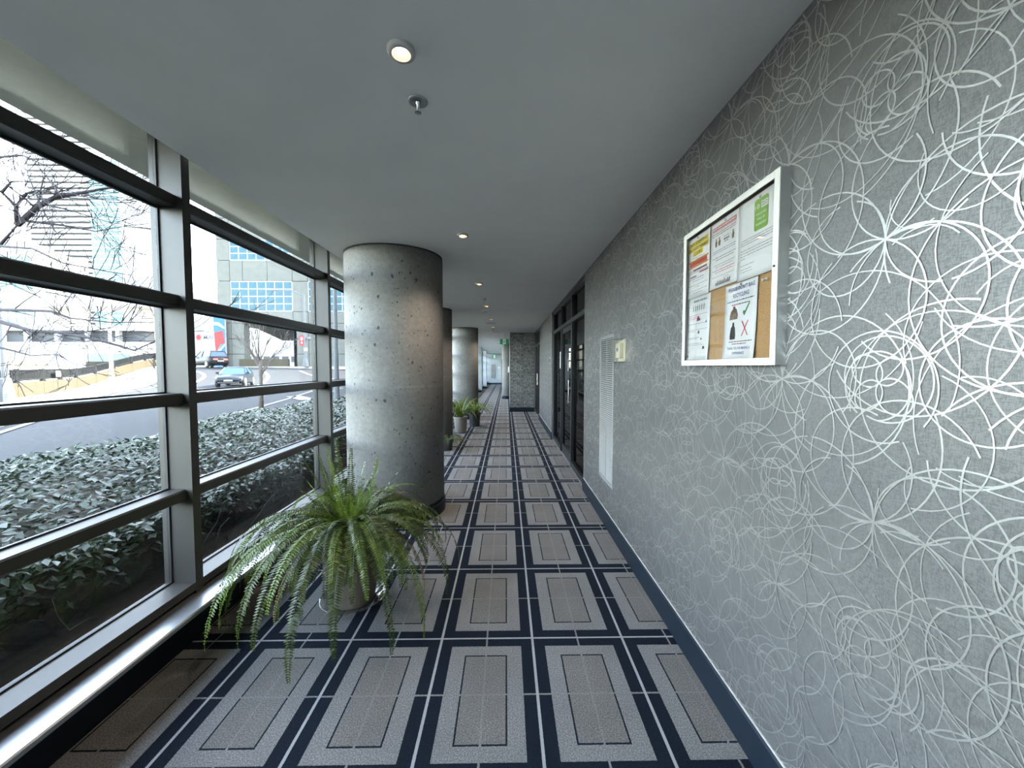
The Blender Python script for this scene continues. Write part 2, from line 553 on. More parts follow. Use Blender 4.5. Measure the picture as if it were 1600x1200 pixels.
# ------------------------------------------------------------------ wallpaper print: half-drop rosettes and stars
def ribbon_arcs(rects, s_lo, s_hi, z_lo, z_hi, seed, s_off):
    """returns lists of (s,z) strips clipped to the rectangles"""
    r = random.Random(seed)
    strips = []
    def arc(cx, cy, rad, a0, a1, w, ex=1.0, rot=0.0, n=None):
        n = n or max(8, int(abs(a1 - a0) / (2 * PI) * (26 + 130 * rad)))
        ps = []
        for i in range(n + 1):
            a = a0 + (a1 - a0) * i / n
            x, y = rad * math.cos(a), rad * ex * math.sin(a)
            ps.append((cx + x * math.cos(rot) - y * math.sin(rot), cy + x * math.sin(rot) + y * math.cos(rot)))
        strips.append((ps, w))
    DX, DZ = 0.345, 0.712
    k0 = int(math.floor((s_lo - s_off) / DX)) - 1
    k1 = int(math.ceil((s_hi - s_off) / DX)) + 1
    for k in range(k0, k1 + 1):
        s = s_off + k * DX
        # columns alternate: star heights 1.813 + m*DZ, or shifted half a drop
        base = 1.815 if k % 2 == 0 else 1.459
        for m in range(-4, 4):
            z = base + m * DZ
            if z < z_lo - 0.5 or z > z_hi + 0.5: continue
            jr = random.Random((k % 2) * 97 + 5)      # the same repeat everywhere
            # star: circles that all run through one point
            for a, rad in ((4, .125), (-5, .20), (176, .14), (187, .21),
                           (66, .15), (72, .215), (113, .165), (247, .155), (254, .22), (292, .165)):
                ar = math.radians(a)
                st = ar + PI - jr.uniform(0.5, 1.8)
                arc(s + rad * math.cos(ar), z + rad * math.sin(ar), rad, st, st + jr.uniform(4.6, 6.3), 0.0040)
            # rosette half a drop higher
            zz = z + DZ / 2
            for a, rad in ((40, .047), (220, .05), (130, .038), (310, .043)):
                ar = math.radians(a)
                arc(s + rad * math.cos(ar), zz + rad * math.sin(ar), rad, 0, 2 * PI, 0.0040, 0.8, ar)
            for rad, ex, ox, oz, sp in ((.088, 1.0, .01, -.008, 5.6), (.115, .92, -.012, .01, 6.0), (.145, .97, .008, -.010, 5.8)):
                st = jr.uniform(0, 6.28)
                arc(s + ox, zz + oz, rad, st, st + sp, 0.0040, ex, jr.uniform(0, 3))
            # loose thin arcs behind
            for q in range(8):
                ax, az = jr.uniform(-.2, .2), jr.uniform(-.36, .36)
                rad = jr.uniform(.07, .26); st = jr.uniform(0, 6.28)
                arc(s + ax, z + az, rad, st, st + jr.uniform(1.4, 4.0), 0.0030)
    V, F, D = [], [], []
    for si, (ps, w) in enumerate(strips):
        run = None; off = 0.0006 + 0.0016 * ((si * 0.6180339) % 1.0)
        n = len(ps)
        for i, (x, y) in enumerate(ps):
            ok = any(a <= x <= b and c <= y <= d for a, b, c, d in rects)
            if not ok:
                run = None; continue
            x0, y0 = ps[max(i - 1, 0)]; x1, y1 = ps[min(i + 1, n - 1)]
            dx, dy = x1 - x0, y1 - y0
            L = math.hypot(dx, dy) or 1
            nx, ny = -dy / L * w / 2, dx / L * w / 2
            V.append((x + nx, y + ny)); V.append((x - nx, y - ny)); D += [off, off]
            cur = len(V) - 2
            if run is not None:
                F.append((run, run + 1, cur + 1, cur))
            run = cur
    return np.array(V), np.array(F, np.int32), np.array(D)

ztop = CZ - 0.006
V2, F2, D2 = ribbon_arcs([(-2.5, SF1[0] - 0.03, 0.145, ztop), (SF1[1] + 0.03, SF2[0] - 0.03, 0.145, ztop)], -2.5, SF2[0], 0.14, CZ, 3, 0.968)
pv = np.column_stack([WX - D2, V2[:, 0], V2[:, 1]])
inst('wallpaper_print', np_mesh('wallpaper_print', pv, F2, 'silver_foil'), wr)['kind'] = 'stuff'
V2, F2, D2 = ribbon_arcs([(0.13, 0.93, 0.145, ztop)], 0.13, 0.93, 0.14, CZ, 3, 0.40)
pv = np.column_stack([V2[:, 0], PIER_Y - D2, V2[:, 1]])
inst('wallpaper_print', np_mesh('wallpaper_print', pv, F2, 'silver_foil'), pier)['kind'] = 'stuff'

# baseboards
def base_profile_x(name, x, ya, yb, label):
    b = MB()
    b.prism([(x, 0), (x, 0.148), (x - 0.006, 0.148), (x - 0.014, 0.140), (x - 0.014, 0)], 'y', ya, yb)
    o = b.build(name, 'navy_base')
    tag(o, label, 'baseboard', kind='structure')
    MB().box(x - 0.006, x, ya, yb, 0.148, 0.151).build('edge_highlight', 'aluminium_white', o)  # pale strip stands in for the highlight along the baseboard's top edge
base_profile_x('baseboard_right', WX, Y0, SF1[0], 'dark navy baseboard under the papered wall with the notice board')
base_profile_x('baseboard_right_middle', WX, SF1[1], SF2[0], 'dark navy baseboard between the two black shop fronts')
o = MB().box(0.115, WX, PIER_Y - 0.014, PIER_Y, 0, 0.15).build('baseboard_pier', 'navy_base')
tag(o, 'dark navy baseboard across the foot of the papered pier', 'baseboard', kind='structure')
o = MB().box(0.111, 0.125, PIER_Y - 0.014, 16.5, 0, 0.15).build('baseboard_pier_side', 'navy_base')
tag(o, 'dark navy baseboard along the corridor side of the papered pier', 'baseboard', kind='structure')
o = MB().box(-1.74, 0.22, Y1 - 0.014, Y1, 0, 0.12).build('baseboard_end', 'navy_base')
tag(o, 'dark navy baseboard across the far end wall', 'baseboard', kind='structure')
o = MB().box(0.206, 0.22, 16.5, Y1 - 0.014, 0, 0.12).build('baseboard_far_right', 'navy_base')
tag(o, 'dark navy baseboard along the far right wall', 'baseboard', kind='structure')

# ------------------------------------------------------------------ glazing on the left
MP, MW = 1.70, 0.054
m_first = 2.15 - 5 * MP + 0.0
bays = []
y = 2.15 - 4 * MP
while y < Y1:
    bays.append(y); y += MP
TR = [(0.256, 0.300, -1.73), (0.764, 0.825, -1.762), (1.292, 1.355, -1.762), (1.825, 1.886, -1.762), (2.353, 2.414, -1.762)]
mull_me = MB().box(-1.90, -1.73, 0, MW, 0.24, CZ + 0.30).mesh('mullion', 'frame_paint')
L = MP - MW
tr_me = []
for z0, z1, xf in TR:
    c = 0.007
    prof = [(GX - 0.02, z0), (xf - 0.002, z0), (xf, z0 + 0.004), (xf, z1 - 0.004), (xf - 0.002, z1), (GX - 0.02, z1)] if xf > -1.75 else \
           [(GX - 0.02, z0), (xf - c, z0), (xf, z0 + c), (xf, z1 - c), (xf - c, z1), (GX - 0.02, z1)]
    tr_me.append(MB().prism(prof, 'y', 0, L).mesh('transom', 'frame_paint'))
cap_me = MB().prism([(-1.764, 0.006), (-1.764, 0.055), (-1.80, 0.061), (-1.80, 0.0)], 'y', 0, 0.022).mesh('transom_socket', 'frame_paint')
pane_z = [(0.30, 0.764), (0.825, 1.292), (1.355, 1.825), (1.886, 2.353), (2.414, CZ + 0.30)]
pane_me = [MB().box(GX - 0.006, GX + 0.006, 0, L, a, b).mesh('glass_pane', 'window_glass') for a, b in pane_z]
gk_me = []
for a, b in pane_z:
    g = MB()
    g.box(GX + 0.006, GX + 0.016, 0, L, a, a + 0.008); g.box(GX + 0.006, GX + 0.016, 0, L, b - 0.010, b)
    g.box(GX + 0.006, GX + 0.016, 0, 0.006, a, b); g.box(GX + 0.006, GX + 0.016, L - 0.009, L, a, b)
    gk_me.append(g.mesh('gasket', 'gasket'))
for i, yb in enumerate(bays):
    lab = 'tall window bay of five stacked panes between metal posts, number %d along the corridor from behind the camera' % (i + 1)
    if abs(yb - (2.15 - MP)) < 0.01: lab = 'nearest window bay, looking onto hedge, road and white towers'
    if abs(yb - 2.15) < 0.01: lab = 'second window bay, looking onto the two dark cars, beside the big fern'
    if abs(yb - 2.15 - MP) < 0.01: lab = 'third window bay, half hidden behind the nearest concrete column'
    w = thing('window_%d' % (i + 1), lab, 'window', (0, yb, 0), kind='structure')
    inst('mullion', mull_me, w)
    for k in range(5):
        inst('transom', tr_me[k], w, (0, MW, 0))
        inst('glass_pane', pane_me[k], w, (0, MW, 0))
        inst('gasket', gk_me[k], w, (0, MW, 0))
        if k > 0:
            inst('transom_socket', cap_me, w, (0, MP - 0.022, TR[k][0]))
# ledge and curb below the glazing
lg = MB().prism([(-1.93, 0.238), (-1.606, 0.238), (-1.600, 0.232), (-1.600, 0.214), (-1.93, 0.214)], 'y', Y0, Y1).build('trim_2', 'sill_metal')
tag(lg, 'low shiny metal ledge running under the windows', 'ledge', kind='structure')
cb = MB().box(-1.98, -1.715, Y0, Y1, 0.0, 0.214).build('baseboard_left', 'navy_base')
tag(cb, 'dark curb set back under the metal window ledge', 'curb', kind='structure')
hd = MB().box(-1.92, -1.84, Y0, Y1, 0.238, 0.256).build('trim_3', 'gasket')
tag(hd, 'black seal strip between window frame and ledge', 'seal', kind='structure')

# ------------------------------------------------------------------ round concrete columns
def column(x, y, r, label):
    c = thing('concrete_column', label, 'column', (x, y, 0), group='concrete columns along the windows')
    MB().lathe([(r - 0.012, 0.135), (r, 0.145), (r, CZ - 0.03), (r - 0.006, CZ - 0.014)], 0, 0, 72).build('shaft', 'concrete_column', c, smooth=True)
    MB().lathe([(r - 0.01, CZ - 0.016), (r - 0.002, CZ - 0.008), (r - 0.002, CZ)], 0, 0, 72).build('top_collar', 'concrete_smooth', c, smooth=True)
    MB().lathe([(r - 0.03, 0.10), (r - 0.03, 0.14)], 0, 0, 64).build('shadow_gap', 'dark_void', c)
    b = MB().lathe([(r + 0.014, 0.0), (r + 0.014, 0.105), (r + 0.008, 0.112), (r - 0.05, 0.112)], 0, 0, 64).build('base_ring', 'navy_base', c)
    return c
column(-1.147, 4.08, 0.485, 'thick round pitted concrete column behind the big fern')
column(-1.47, 7.75, 0.40, 'round concrete column mostly hidden behind the nearest one')
column(-1.20, 11.50, 0.375, 'round pale concrete column behind the potted spider plants')
column(-0.02, 18.30, 0.18, 'slim pale column beyond the papered pier under the exit sign')
for yy, xr, lab in ((22.9, -1.45, 'narrow pale pier by the far windows, nearer of two'), (27.1, -1.37, 'narrow pale pier by the far windows, farther of two')):
    p = thing('window_pier', lab, 'pier', (xr - 0.12, yy, 0), group='far window piers')
    MB().box(-0.12, 0.12, 0, 0.6, 0.12, CZ).build('shaft', 'far_wall_paint', p)
    MB().box(-0.13, 0.13, -0.01, 0.61, 0, 0.12).build('base', 'navy_base', p)

# ------------------------------------------------------------------ black shop fronts in the right wall
def shopfront(n, y0, y1, splits, label, door_span):
    xf = WX + 0.045
    d = thing('door_%d' % n, label, 'shop front', kind='structure')
    f = 0.05
    zt, zh = CZ - 0.02, 2.185
    def bar(name, ya, yb, za, zb, proud=0.0):
        MB().box(xf - 0.02 - proud, xf + 0.06, ya, yb, za, zb).build(name, 'black_metal', d, bevel=0.003)
    bar('jamb', y0, y0 + f, 0, zt); bar('jamb', y1 - f, y1, 0, zt)
    bar('head', y0 + f, y1 - f, zt - f, zt)
    bar('transom_bar', y0 + f, y1 - f, zh - 0.03, zh + 0.03, 0.008)
    edges = [y0 + f] + [v for s in splits for v in (s - f / 2, s + f / 2)] + [y1 - f]
    for s in splits:
        bar('mullion', s - f / 2, s + f / 2, 0, zt - f, 0.004)
    for k in range(0, len(edges), 2):
        a, b = edges[k], edges[k + 1]
        MB().box(xf + 0.018, xf + 0.026, a, b, zh + 0.03, zt - f).build('glass_pane', 'dark_glass', d)
        if k // 2 == door_span:
            st = 0.075
            leaf = MB().box(xf - 0.005, xf + 0.04, a + 0.006, a + st, 0.012, zh - 0.034).box(xf - 0.005, xf + 0.04, b - st, b - 0.006, 0.012, zh - 0.034)
            leaf.box(xf - 0.005, xf + 0.04, a + st, b - st, 0.012, 0.16).box(xf - 0.005, xf + 0.04, a + st, b - st, zh - 0.12, zh - 0.034)
            lo = leaf.build('door_leaf', 'black_metal', d)
            MB().box(xf + 0.012, xf + 0.020, a + st, b - st, 0.16, zh - 0.12).build('glass_pane', 'dark_glass', lo)
            MB().tube([(xf - 0.05, a + 0.04, 0.95), (xf - 0.05, a + 0.04, 1.30)], 0.010, 8).tube([(xf, a + 0.04, 0.97), (xf - 0.05, a + 0.04, 0.97)], 0.007, 6).tube([(xf, a + 0.04, 1.28), (xf - 0.05, a + 0.04, 1.28)], 0.007, 6).build('handle', 'chrome', lo)
        else:
            bar('bottom_rail', a, b, 0, 0.09)
            MB().box(xf + 0.018, xf + 0.026, a, b, 0.09, zh - 0.03).build('glass_pane', 'dark_glass', d)
    MB().box(xf - 0.03, xf + 0.06, y0, y1, 0.0, 0.01).build('threshold', 'grey_metal', d)
    # dark room behind
    r = MB()
    xa, xb = WX + 0.14, 3.4
    r.box(xb, xb + 0.05, y0 - .3, y1 + .3, 0, CZ).box(xa, xb, y0 - .35, y0 - .3, 0, CZ).box(xa, xb, y1 + .3, y1 + .35, 0, CZ)
    r.box(xa - .06, xb, y0 - .3, y1 + .3, CZ, CZ + .05).box(xa - .06, xb, y0 - .3, y1 + .3, -.05, 0)
    o = r.build('wall_room_%d' % n, 'room_dark')
    tag(o, 'unlit room behind the %s black shop front' % ('nearer' if n == 1 else 'farther'), 'room', kind='structure')
    return d
sf = shopfront(1, SF1[0], SF1[1], (5.78, 6.86), 'nearer black framed glass door with side panels and top lights', 1)
shopfront(2, SF2[0], SF2[1], (11.7, 12.3), 'farther black framed glass door beside the papered pier', 1)
# paper and decals on the glass
o = MB().box(0.985, 0.9865, 7.06, 7.28, 1.47, 1.775).build('posted_sheet', 'paper')
o.location.x = 0.0155
tag(o, 'blank white sheet taped to the far pane of the nearer shop front', 'paper')
dc = thing('door_decal', 'small white symbols stuck in a column on the black glass door', 'decal', (0.9945, 6.26, 1.53))
for i, (dz, s) in enumerate(((0.075, 0.035), (0.055, 0.03), (0.015, 0.05), (-0.025, 0.05), (-0.07, 0.07))):
    MB().lathe([(0.0001, 0), (s / 2, 0), (s / 2, 0.0015), (0.0001, 0.0015)], 0, 0, 10).build('symbol', 'ink_white', dc, (0, 0, dz)).rotation_euler = (0, -PI / 2, 0)
pq = thing('wall_plaque', 'small grey metal plaque on the wall past the shop front', 'plaque', (WX, 8.3, 1.63))
MB().box(-0.012, 0, -0.10, 0.10, -0.07, 0.07).build('plate', 'grey_metal', pq, bevel=0.002)
MB().box(-0.014, -0.012, -0.07, 0.07, -0.035, 0.035).build('face', 'lamp_grey', pq)

# ------------------------------------------------------------------ louvre grille
lv = thing('louvre_grille', 'tall grey slatted air grille set in the papered wall', 'grille', (WX, 3.62, 0))
yA, yB, zA, zB = -0.245, 0.245, 0.42, 1.785
f = 0.028
for nm, a in (('frame_side', (yA, yA + f, zA, zB)), ('frame_side', (yB - f, yB, zA, zB)), ('frame_rail', (yA + f, yB - f, zB - f, zB)), ('frame_rail', (yA + f, yB - f, zA, zA + f))):
    MB().box(-0.012, -0.0002, *a).build(nm, 'louver_grey', lv, bevel=0.002)
MB().box(-0.0022, -0.0012, yA + f, yB - f, zA + f, zB - f).build('backing', 'dark_void', lv)
MB().box(-0.0105, -0.003, -0.006, 0.006, zA + f, zB - f).build('centre_bar', 'louver_grey', lv)
slat = MB().prism([(-0.0025, 0.006), (-0.0035, 0.0075), (-0.0105, -0.0035), (-0.0095, -0.005)], 'y', yA + f, yB - f).mesh('slat', 'louver_grey')
ns = 68
for k in range(ns):
    inst('slat', slat, lv, (0, 0, zA + f + 0.01 + (zB - zA - 2 * f - 0.02) * k / (ns - 1)))

# thermostat in a clear guard
th = thing('thermostat', 'cream thermostat under a clear plastic guard beside the grille', 'thermostat', (WX, 3.16, 1.63))
MB().box(-0.006, 0, -0.10, 0.10, -0.085, 0.085).build('back_plate', 'cream_plastic', th, bevel=0.002)
MB().box(-0.040, -0.006, -0.055, 0.055, -0.06, 0.06).build('body', 'cream_plastic', th, bevel=0.005)
MB().box(-0.042, -0.040, -0.018, 0.018, -0.005, 0.022).build('display', 'lamp_grey', th)
g = MB()
t_ = 0.004
g.box(-0.084, -0.080, -0.105, 0.105, -0.092, 0.092).box(-0.080, 0, -0.105, -0.101, -0.092, 0.092).box(-0.080, 0, 0.101, 0.105, -0.092, 0.092)
g.box(-0.080, 0, -0.101, 0.101, 0.088, 0.092).box(-0.080, 0, -0.101, 0.101, -0.092, -0.088)
g.build('clear_guard', 'clear_plastic', th)
MB().box(-0.07, -0.05, -0.012, 0.012, -0.104, -0.092).build('lock', 'black_metal', th)

# ------------------------------------------------------------------ ceiling fittings
dl = thing('downlight', 'nearest recessed ceiling spotlight with a warm glowing lamp', 'ceiling light', (-0.371, 1.438, CZ), group='recessed spotlights along the ceiling')
MB().lathe([(0.049, 0.0), (0.049, -0.009), (0.046, -0.015), (0.034, -0.018), (0.031, -0.015)], 0, 0, 40).build('trim_ring', 'white_metal', dl, smooth=True)
MB().lathe([(0.031, -0.015), (0.024, -0.002), (0.0001, -0.0015)], 0, 0, 32).build('reflector', 'lamp_cone', dl, smooth=True)
MB().lathe([(0.0001, -0.011), (0.009, -0.010), (0.016, -0.006), (0.017, -0.002)], 0, 0, 24).build('lamp', 'bulb', dl, smooth=True)
ld = bpy.data.lights.new('downlight_beam', 'SPOT')
ld.energy = 3; ld.color = (1.0, 0.84, 0.68); ld.spot_size = math.radians(125); ld.spot_blend = 1.0; ld.shadow_soft_size = 0.02
for i in range(0, 13):
    yy = 1.438 + 1.932 * i
    names = {1: 'second recessed ceiling spotlight, just before the thick concrete column', 2: 'third recessed ceiling spotlight from the camera', 3: 'fourth recessed ceiling spotlight from the camera',
             4: 'fifth recessed ceiling spotlight from the camera', 5: 'sixth recessed ceiling spotlight from the camera'}
    r = dl if i == 0 else dup(dl, (-0.371 + 0.004 * min(i, 3), yy, CZ), label=names.get(i, 'far recessed ceiling spotlight, %s in the row counting from the camera' % ['', '', '', '', '', '', 'seventh', 'eighth', 'ninth', 'tenth', 'eleventh', 'twelfth', 'thirteenth'][i]))
    lo = bpy.data.objects.new('downlight_beam', ld); COL.objects.link(lo); lo.location = (0, 0, -0.045); lo.parent = r

sp = thing('sprinkler_head', 'chrome fire sprinkler hanging near the nearest spotlight', 'sprinkler', (-0.372, 1.705, CZ), group='ceiling sprinklers')
MB().lathe([(0.041, 0), (0.041, -0.004), (0.030, -0.007), (0.026, -0.003), (0.012, -0.002), (0.012, 0)], 0, 0, 32).build('escutcheon', 'grey_metal', sp, smooth=True)
MB().lathe([(0.012, 0), (0.010, -0.012), (0.005, -0.018), (0.004, -0.045), (0.0001, -0.046)], 0, 0, 16).build('stem', 'chrome', sp, smooth=True)
dfl = MB().lathe([(0.0001, -0.044), (0.006, -0.045), (0.006, -0.048), (0.0001, -0.048)], 0, 0, 12)
for k in range(10):
    a = 2 * PI * k / 10
    ca, sa = math.cos(a), math.sin(a)
    ca2, sa2 = math.cos(a + .35), math.sin(a + .35)
    dfl.prism([(0.005 * ca, 0.005 * sa), (0.014 * ca, 0.014 * sa), (0.014 * ca2, 0.014 * sa2), (0.005 * ca2, 0.005 * sa2)], 'z', -0.048, -0.0465)
dfl.build('deflector', 'grey_metal', sp)
dup(sp, (-0.359, 6.513, CZ), label='fire sprinkler between the third and fourth ceiling spotlights')
dup(sp, (-0.40, 11.9, CZ), label='fire sprinkler on the ceiling just before the papered pier')
sd = thing('smoke_detector', 'small white domed detector on the ceiling past the fourth spotlight', 'detector', (-0.42, 7.85, CZ))
MB().lathe([(0.06, 0), (0.06, -0.014), (0.048, -0.03), (0.0001, -0.042)], 0, 0, 28).build('dome', 'white_metal', sd, smooth=True)
MB().lathe([(0.068, 0), (0.068, -0.006), (0.06, -0.008)], 0, 0, 28).build('base_plate', 'white_metal', sd, smooth=True)
cp = thing('access_panel', 'flat round cover plate on the ceiling beyond the fifth spotlight', 'panel', (-0.40, 10.1, CZ))
MB().lathe([(0.15, 0), (0.15, -0.006), (0.14, -0.010), (0.0001, -0.010)], 0, 0, 32).build('plate', 'grey_metal', cp, smooth=True)
MB().lathe([(0.155, 0), (0.155, -0.004), (0.15, -0.005)], 0, 0, 32).build('rim', 'white_metal', cp)

# ------------------------------------------------------------------ exit signs
def exit_sign(loc, s, label):
    e = thing('exit_sign', label, 'exit sign', loc, group='green running-man exit signs')
    w, h = 0.145 * s, 0.085 * s
    MB().box(-w, w, -0.02, 0.02, -h, h).build('housing', 'exit_green', e, bevel=0.004)
    MB().box(-0.045 * s, 0.045 * s, -0.0225, -0.020, -h * .92, h * .92).build('panel', 'exit_white', e)
    m = MB()
    yq = -0.0235
    def stick(a, b, wd):
        a = Vector((a[0], a[1])) * s; b = Vector((b[0], b[1])) * s
        d = (b - a).normalized(); n = Vector((-d.y, d.x)) * wd * s / 2
        P = [a + n, a - n, b - n, b + n]
        m.prism([(p.x, p.y) for p in P], 'y', yq, -0.0225)
    stick((0.004, 0.030), (-0.006, -0.012), 0.018)
    stick((0.004, 0.026), (-0.022, 0.012), 0.008); stick((-0.022, 0.012), (-0.028, -0.004), 0.007)
    stick((0.004, 0.026), (0.024, 0.010), 0.008)
    stick((-0.004, -0.008), (0.016, -0.028), 0.010); stick((0.016, -0.028), (0.014, -0.052), 0.009)
    stick((-0.006, -0.010), (-0.012, -0.036), 0.010); stick((-0.012, -0.036), (-0.030, -0.046), 0.009)
    n_ = 10
    m.prism([(0.007 * s + 0.010 * s * math.cos(2 * PI * k / n_), 0.046 * s + 0.010 * s * math.sin(2 * PI * k / n_)) for k in range(n_)], 'y', yq, -0.0225)
    m.build('running_man', 'ink_black', e)
    MB().tube([(0, 0, h), (0, 0, CZ - loc[2])], 0.008, 8).build('hanger', 'white_metal', e)
    return e
exit_sign((-0.062, 12.8, 2.315), 1.0, 'green exit sign with a running man, hung beside the papered pier')
exit_sign((-0.95, 31.5, 2.33), 1.3, 'tiny green exit sign above the far end wall')
# fittings on the far end wall
fg = thing('far_grille', 'grey air grille on the far end wall', 'grille', (-1.08, Y1, 0))
MB().box(-0.25, 0.25, -0.02, 0, 0.45, 1.75).build('frame', 'grey_metal', fg)
for k in range(22):
    MB().box(-0.21, 0.21, -0.028, -0.02, 0.50 + k * 0.056, 0.525 + k * 0.056).build('slat', 'lamp_grey', fg)
fp = thing('far_notice', 'small white notice on the far end wall', 'notice', (-0.62, Y1, 1.42))
MB().box(-0.09, 0.09, -0.01, 0, -0.07, 0.07).build('sheet', 'paper', fp)
MB().box(-0.10, 0.10, -0.006, 0, -0.08, 0.08).build('frame', 'aluminium_grey', fp)
dd = thing('door_3', 'dark doorway at the right edge of the far end wall', 'door', (0, 0, 0), kind='structure')
MB().box(-0.34, 0.18, Y1 - 0.03, Y1 - 0.001, 0.0, 2.1).build('door_leaf', 'black_metal', dd)
MB().box(-0.40, -0.34, Y1 - 0.05, Y1 - 0.001, 0, 2.16).box(-0.34, 0.2, Y1 - 0.05, Y1 - 0.001, 2.1, 2.16).build('door_frame', 'black_metal', dd)
MB().tube([(-0.28, Y1 - 0.07, 1.0), (-0.18, Y1 - 0.07, 1.0)], 0.01, 8).build('handle', 'chrome', dd)
wp = thing('pull_station', 'small white call box on the edge of the papered pier', 'call box', (0.112, PIER_Y + 0.6, 1.40))
MB().box(-0.05, 0.012, -0.05, 0.05, -0.10, 0.10).build('case', 'white_metal', wp, bevel=0.004)
MB().box(-0.056, -0.05, -0.03, 0.03, -0.03, 0.03).build('button', 'lamp_grey', wp)

# ------------------------------------------------------------------ notice board
BY0, BY1, BZ0, BZ1 = 1.300, 1.995, 1.505, 2.158
nb = thing('notice_board', 'white framed glazed notice board on the papered wall', 'notice board', (WX, 0, 0))
fwid = 0.026
XF = -0.040
for nm, a in (('frame_side', (BY0, BY0 + fwid, BZ0, BZ1)), ('frame_side', (BY1 - fwid, BY1, BZ0, BZ1)),
              ('frame_rail', (BY0 + fwid, BY1 - fwid, BZ1 - fwid, BZ1)), ('frame_rail', (BY0 + fwid, BY1 - fwid, BZ0, BZ0 + fwid))):
    MB().box(XF, XF + 0.005, *a).build(nm, 'aluminium_white', nb, bevel=0.0015)
ed = MB()
ed.box(XF + 0.005, -0.0005, BY0 - 0.001, BY0 + 0.008, BZ0, BZ1).box(XF + 0.005, -0.0005, BY1 - 0.008, BY1, BZ0, BZ1)
ed.box(XF + 0.005, -0.0005, BY0 + 0.008, BY1 - 0.008, BZ0, BZ0 + 0.008).box(XF + 0.005, -0.0005, BY0 + 0.008, BY1 - 0.008, BZ1 - 0.008, BZ1)
ed.build('side_casing', 'aluminium_grey', nb)
MB().box(-0.012, -0.001, BY0 + 0.008, BY1 - 0.008, BZ0 + 0.008, BZ1 - 0.008).build('cork_panel', 'cork', nb)
MB().box(XF + 0.005, XF + 0.008, BY0 + 0.02, BY1 - 0.02, BZ0 + 0.02, BZ1 - 0.02).build('glass_cover', 'board_glass', nb)
MB().lathe([(0.0001, 0.004), (0.004, 0.004), (0.004, 0.0), (0.0001, 0.0)], 0, 0, 10).build('lock', 'ink_black', nb, (XF, BY0 + 0.013, 1.838)).rotation_euler = (0, -PI / 2, 0)

def text_polys(body, height, width=None):
    cu = bpy.data.curves.new('lettering', 'FONT')
    cu.body = body
    cu.align_x = 'CENTER'
    cu.size = 1.0
    cu.resolution_u = 2
    cu.offset = 0.018
    ob = bpy.data.objects.new('lettering', cu)
    COL.objects.link(ob)
    dg = bpy.context.evaluated_depsgraph_get()
    me = bpy.data.meshes.new_from_object(ob.evaluated_get(dg))
    vs = [(v.co.x, v.co.y) for v in me.vertices]
    fs = [tuple(p.vertices) for p in me.polygons]
    bpy.data.objects.remove(ob); bpy.data.curves.remove(cu); bpy.data.meshes.remove(me)
    xs = [v[0] for v in vs]; ys = [v[1] for v in vs]
    sy = height / (max(ys) - min(ys)); sx = sy if width is None else width / (max(xs) - min(xs))
    cx = (max(xs) + min(xs)) / 2; y0 = min(ys)
    return [((x - cx) * sx, (y - y0) * sy) for x, y in vs], fs

PX = 0.924           # plane of the sheets (cork face at 0.928)
class Sheet:
    def __init__(self, label, y_left, y_right, z_top, z_bot, dx=0.0, curl=0.004, skew=0.0):
        self.x = PX - dx
        self.t = thing('paper_notice', label, 'notice', (self.x, (y_left + y_right) / 2, (z_top + z_bot) / 2), group='sheets in the notice board')
        self.w, self.h = y_left - y_right, z_top - z_bot
        self.curl, self.skew = curl, skew
        n, m = 8, 10
        vs, fs = [], []
        for j in range(m + 1):
            for i in range(n + 1):
                a, b = i / n - 0.5, j / m - 0.5
                vs.append(self.pt(a, b))
        for j in range(m):
            for i in range(n):
                k = j * (n + 1) + i
                fs.append((k, k + 1, k + n + 2, k + n + 1))
        me = MB(); me.v, me.f = vs, fs
        o = me.build('sheet', 'paper', self.t, smooth=True)
        md = o.modifiers.new('thickness', 'SOLIDIFY'); md.thickness = 0.0004; md.offset = -1
    def pt(self, a, b, lift=0.0):
        # a: -0.5 left .. 0.5 right, b: -0.5 bottom .. 0.5 top
        xx = -self.curl * (max(0, -b) * 2) ** 2 * (0.5 + abs(a)) - lift
        return (xx, -(a * self.w) - self.skew * (0.5 - b), b * self.h)
    def rect(self, name, a0, a1, b0, b1, mat, lift=0.0005):
        m = MB(); n = 6
        for i in range(n):
            u0, u1 = a0 + (a1 - a0) * i / n, a0 + (a1 - a0) * (i + 1) / n
            m.quad(self.pt(u0, b0, lift), self.pt(u1, b0, lift), self.pt(u1, b1, lift), self.pt(u0, b1, lift))
        return m.build(name, mat, self.t)
    def poly(self, name, pts, mat, lift=0.0008):
        return MB().poly([self.pt(a, b, lift) for a, b in pts]).build(name, mat, self.t)
    def text(self, body, a, b, hgt, wid, mat, lift=0.0009, name='lettering'):
        vs, fs = text_polys(body, hgt, wid)
        m = MB()
        m.v = [self.pt(a + x / self.w, b + y / self.h, lift) for x, y in vs]; m.f = fs
        return m.build(name, mat, self.t)
    def lines(self, rows, mat, seed=1, lift=0.0007, name='small_print'):
        r = random.Random(seed)
        m = MB()
        for a0, a1, b, th in rows:
            u = a0
            while u < a1:
                e = min(a1, u + r.uniform(0.03, 0.10))
                m.quad(self.pt(u, b, lift), self.pt(e, b, lift), self.pt(e, b + th, lift), self.pt(u, b + th, lift))
                u = e + 0.014
        return m.build(name, mat, self.t)
    def pin(self, a, b, mat='chrome'):
        p = self.pt(a, b)
        return MB().lathe([(0.0001, 0.006), (0.004, 0.005), (0.005, 0.0), (0.0001, 0.0)], 0, 0, 10).build('pin', mat, self.t, p, smooth=True).__setattr__('rotation_euler', (0, -PI / 2, 0))

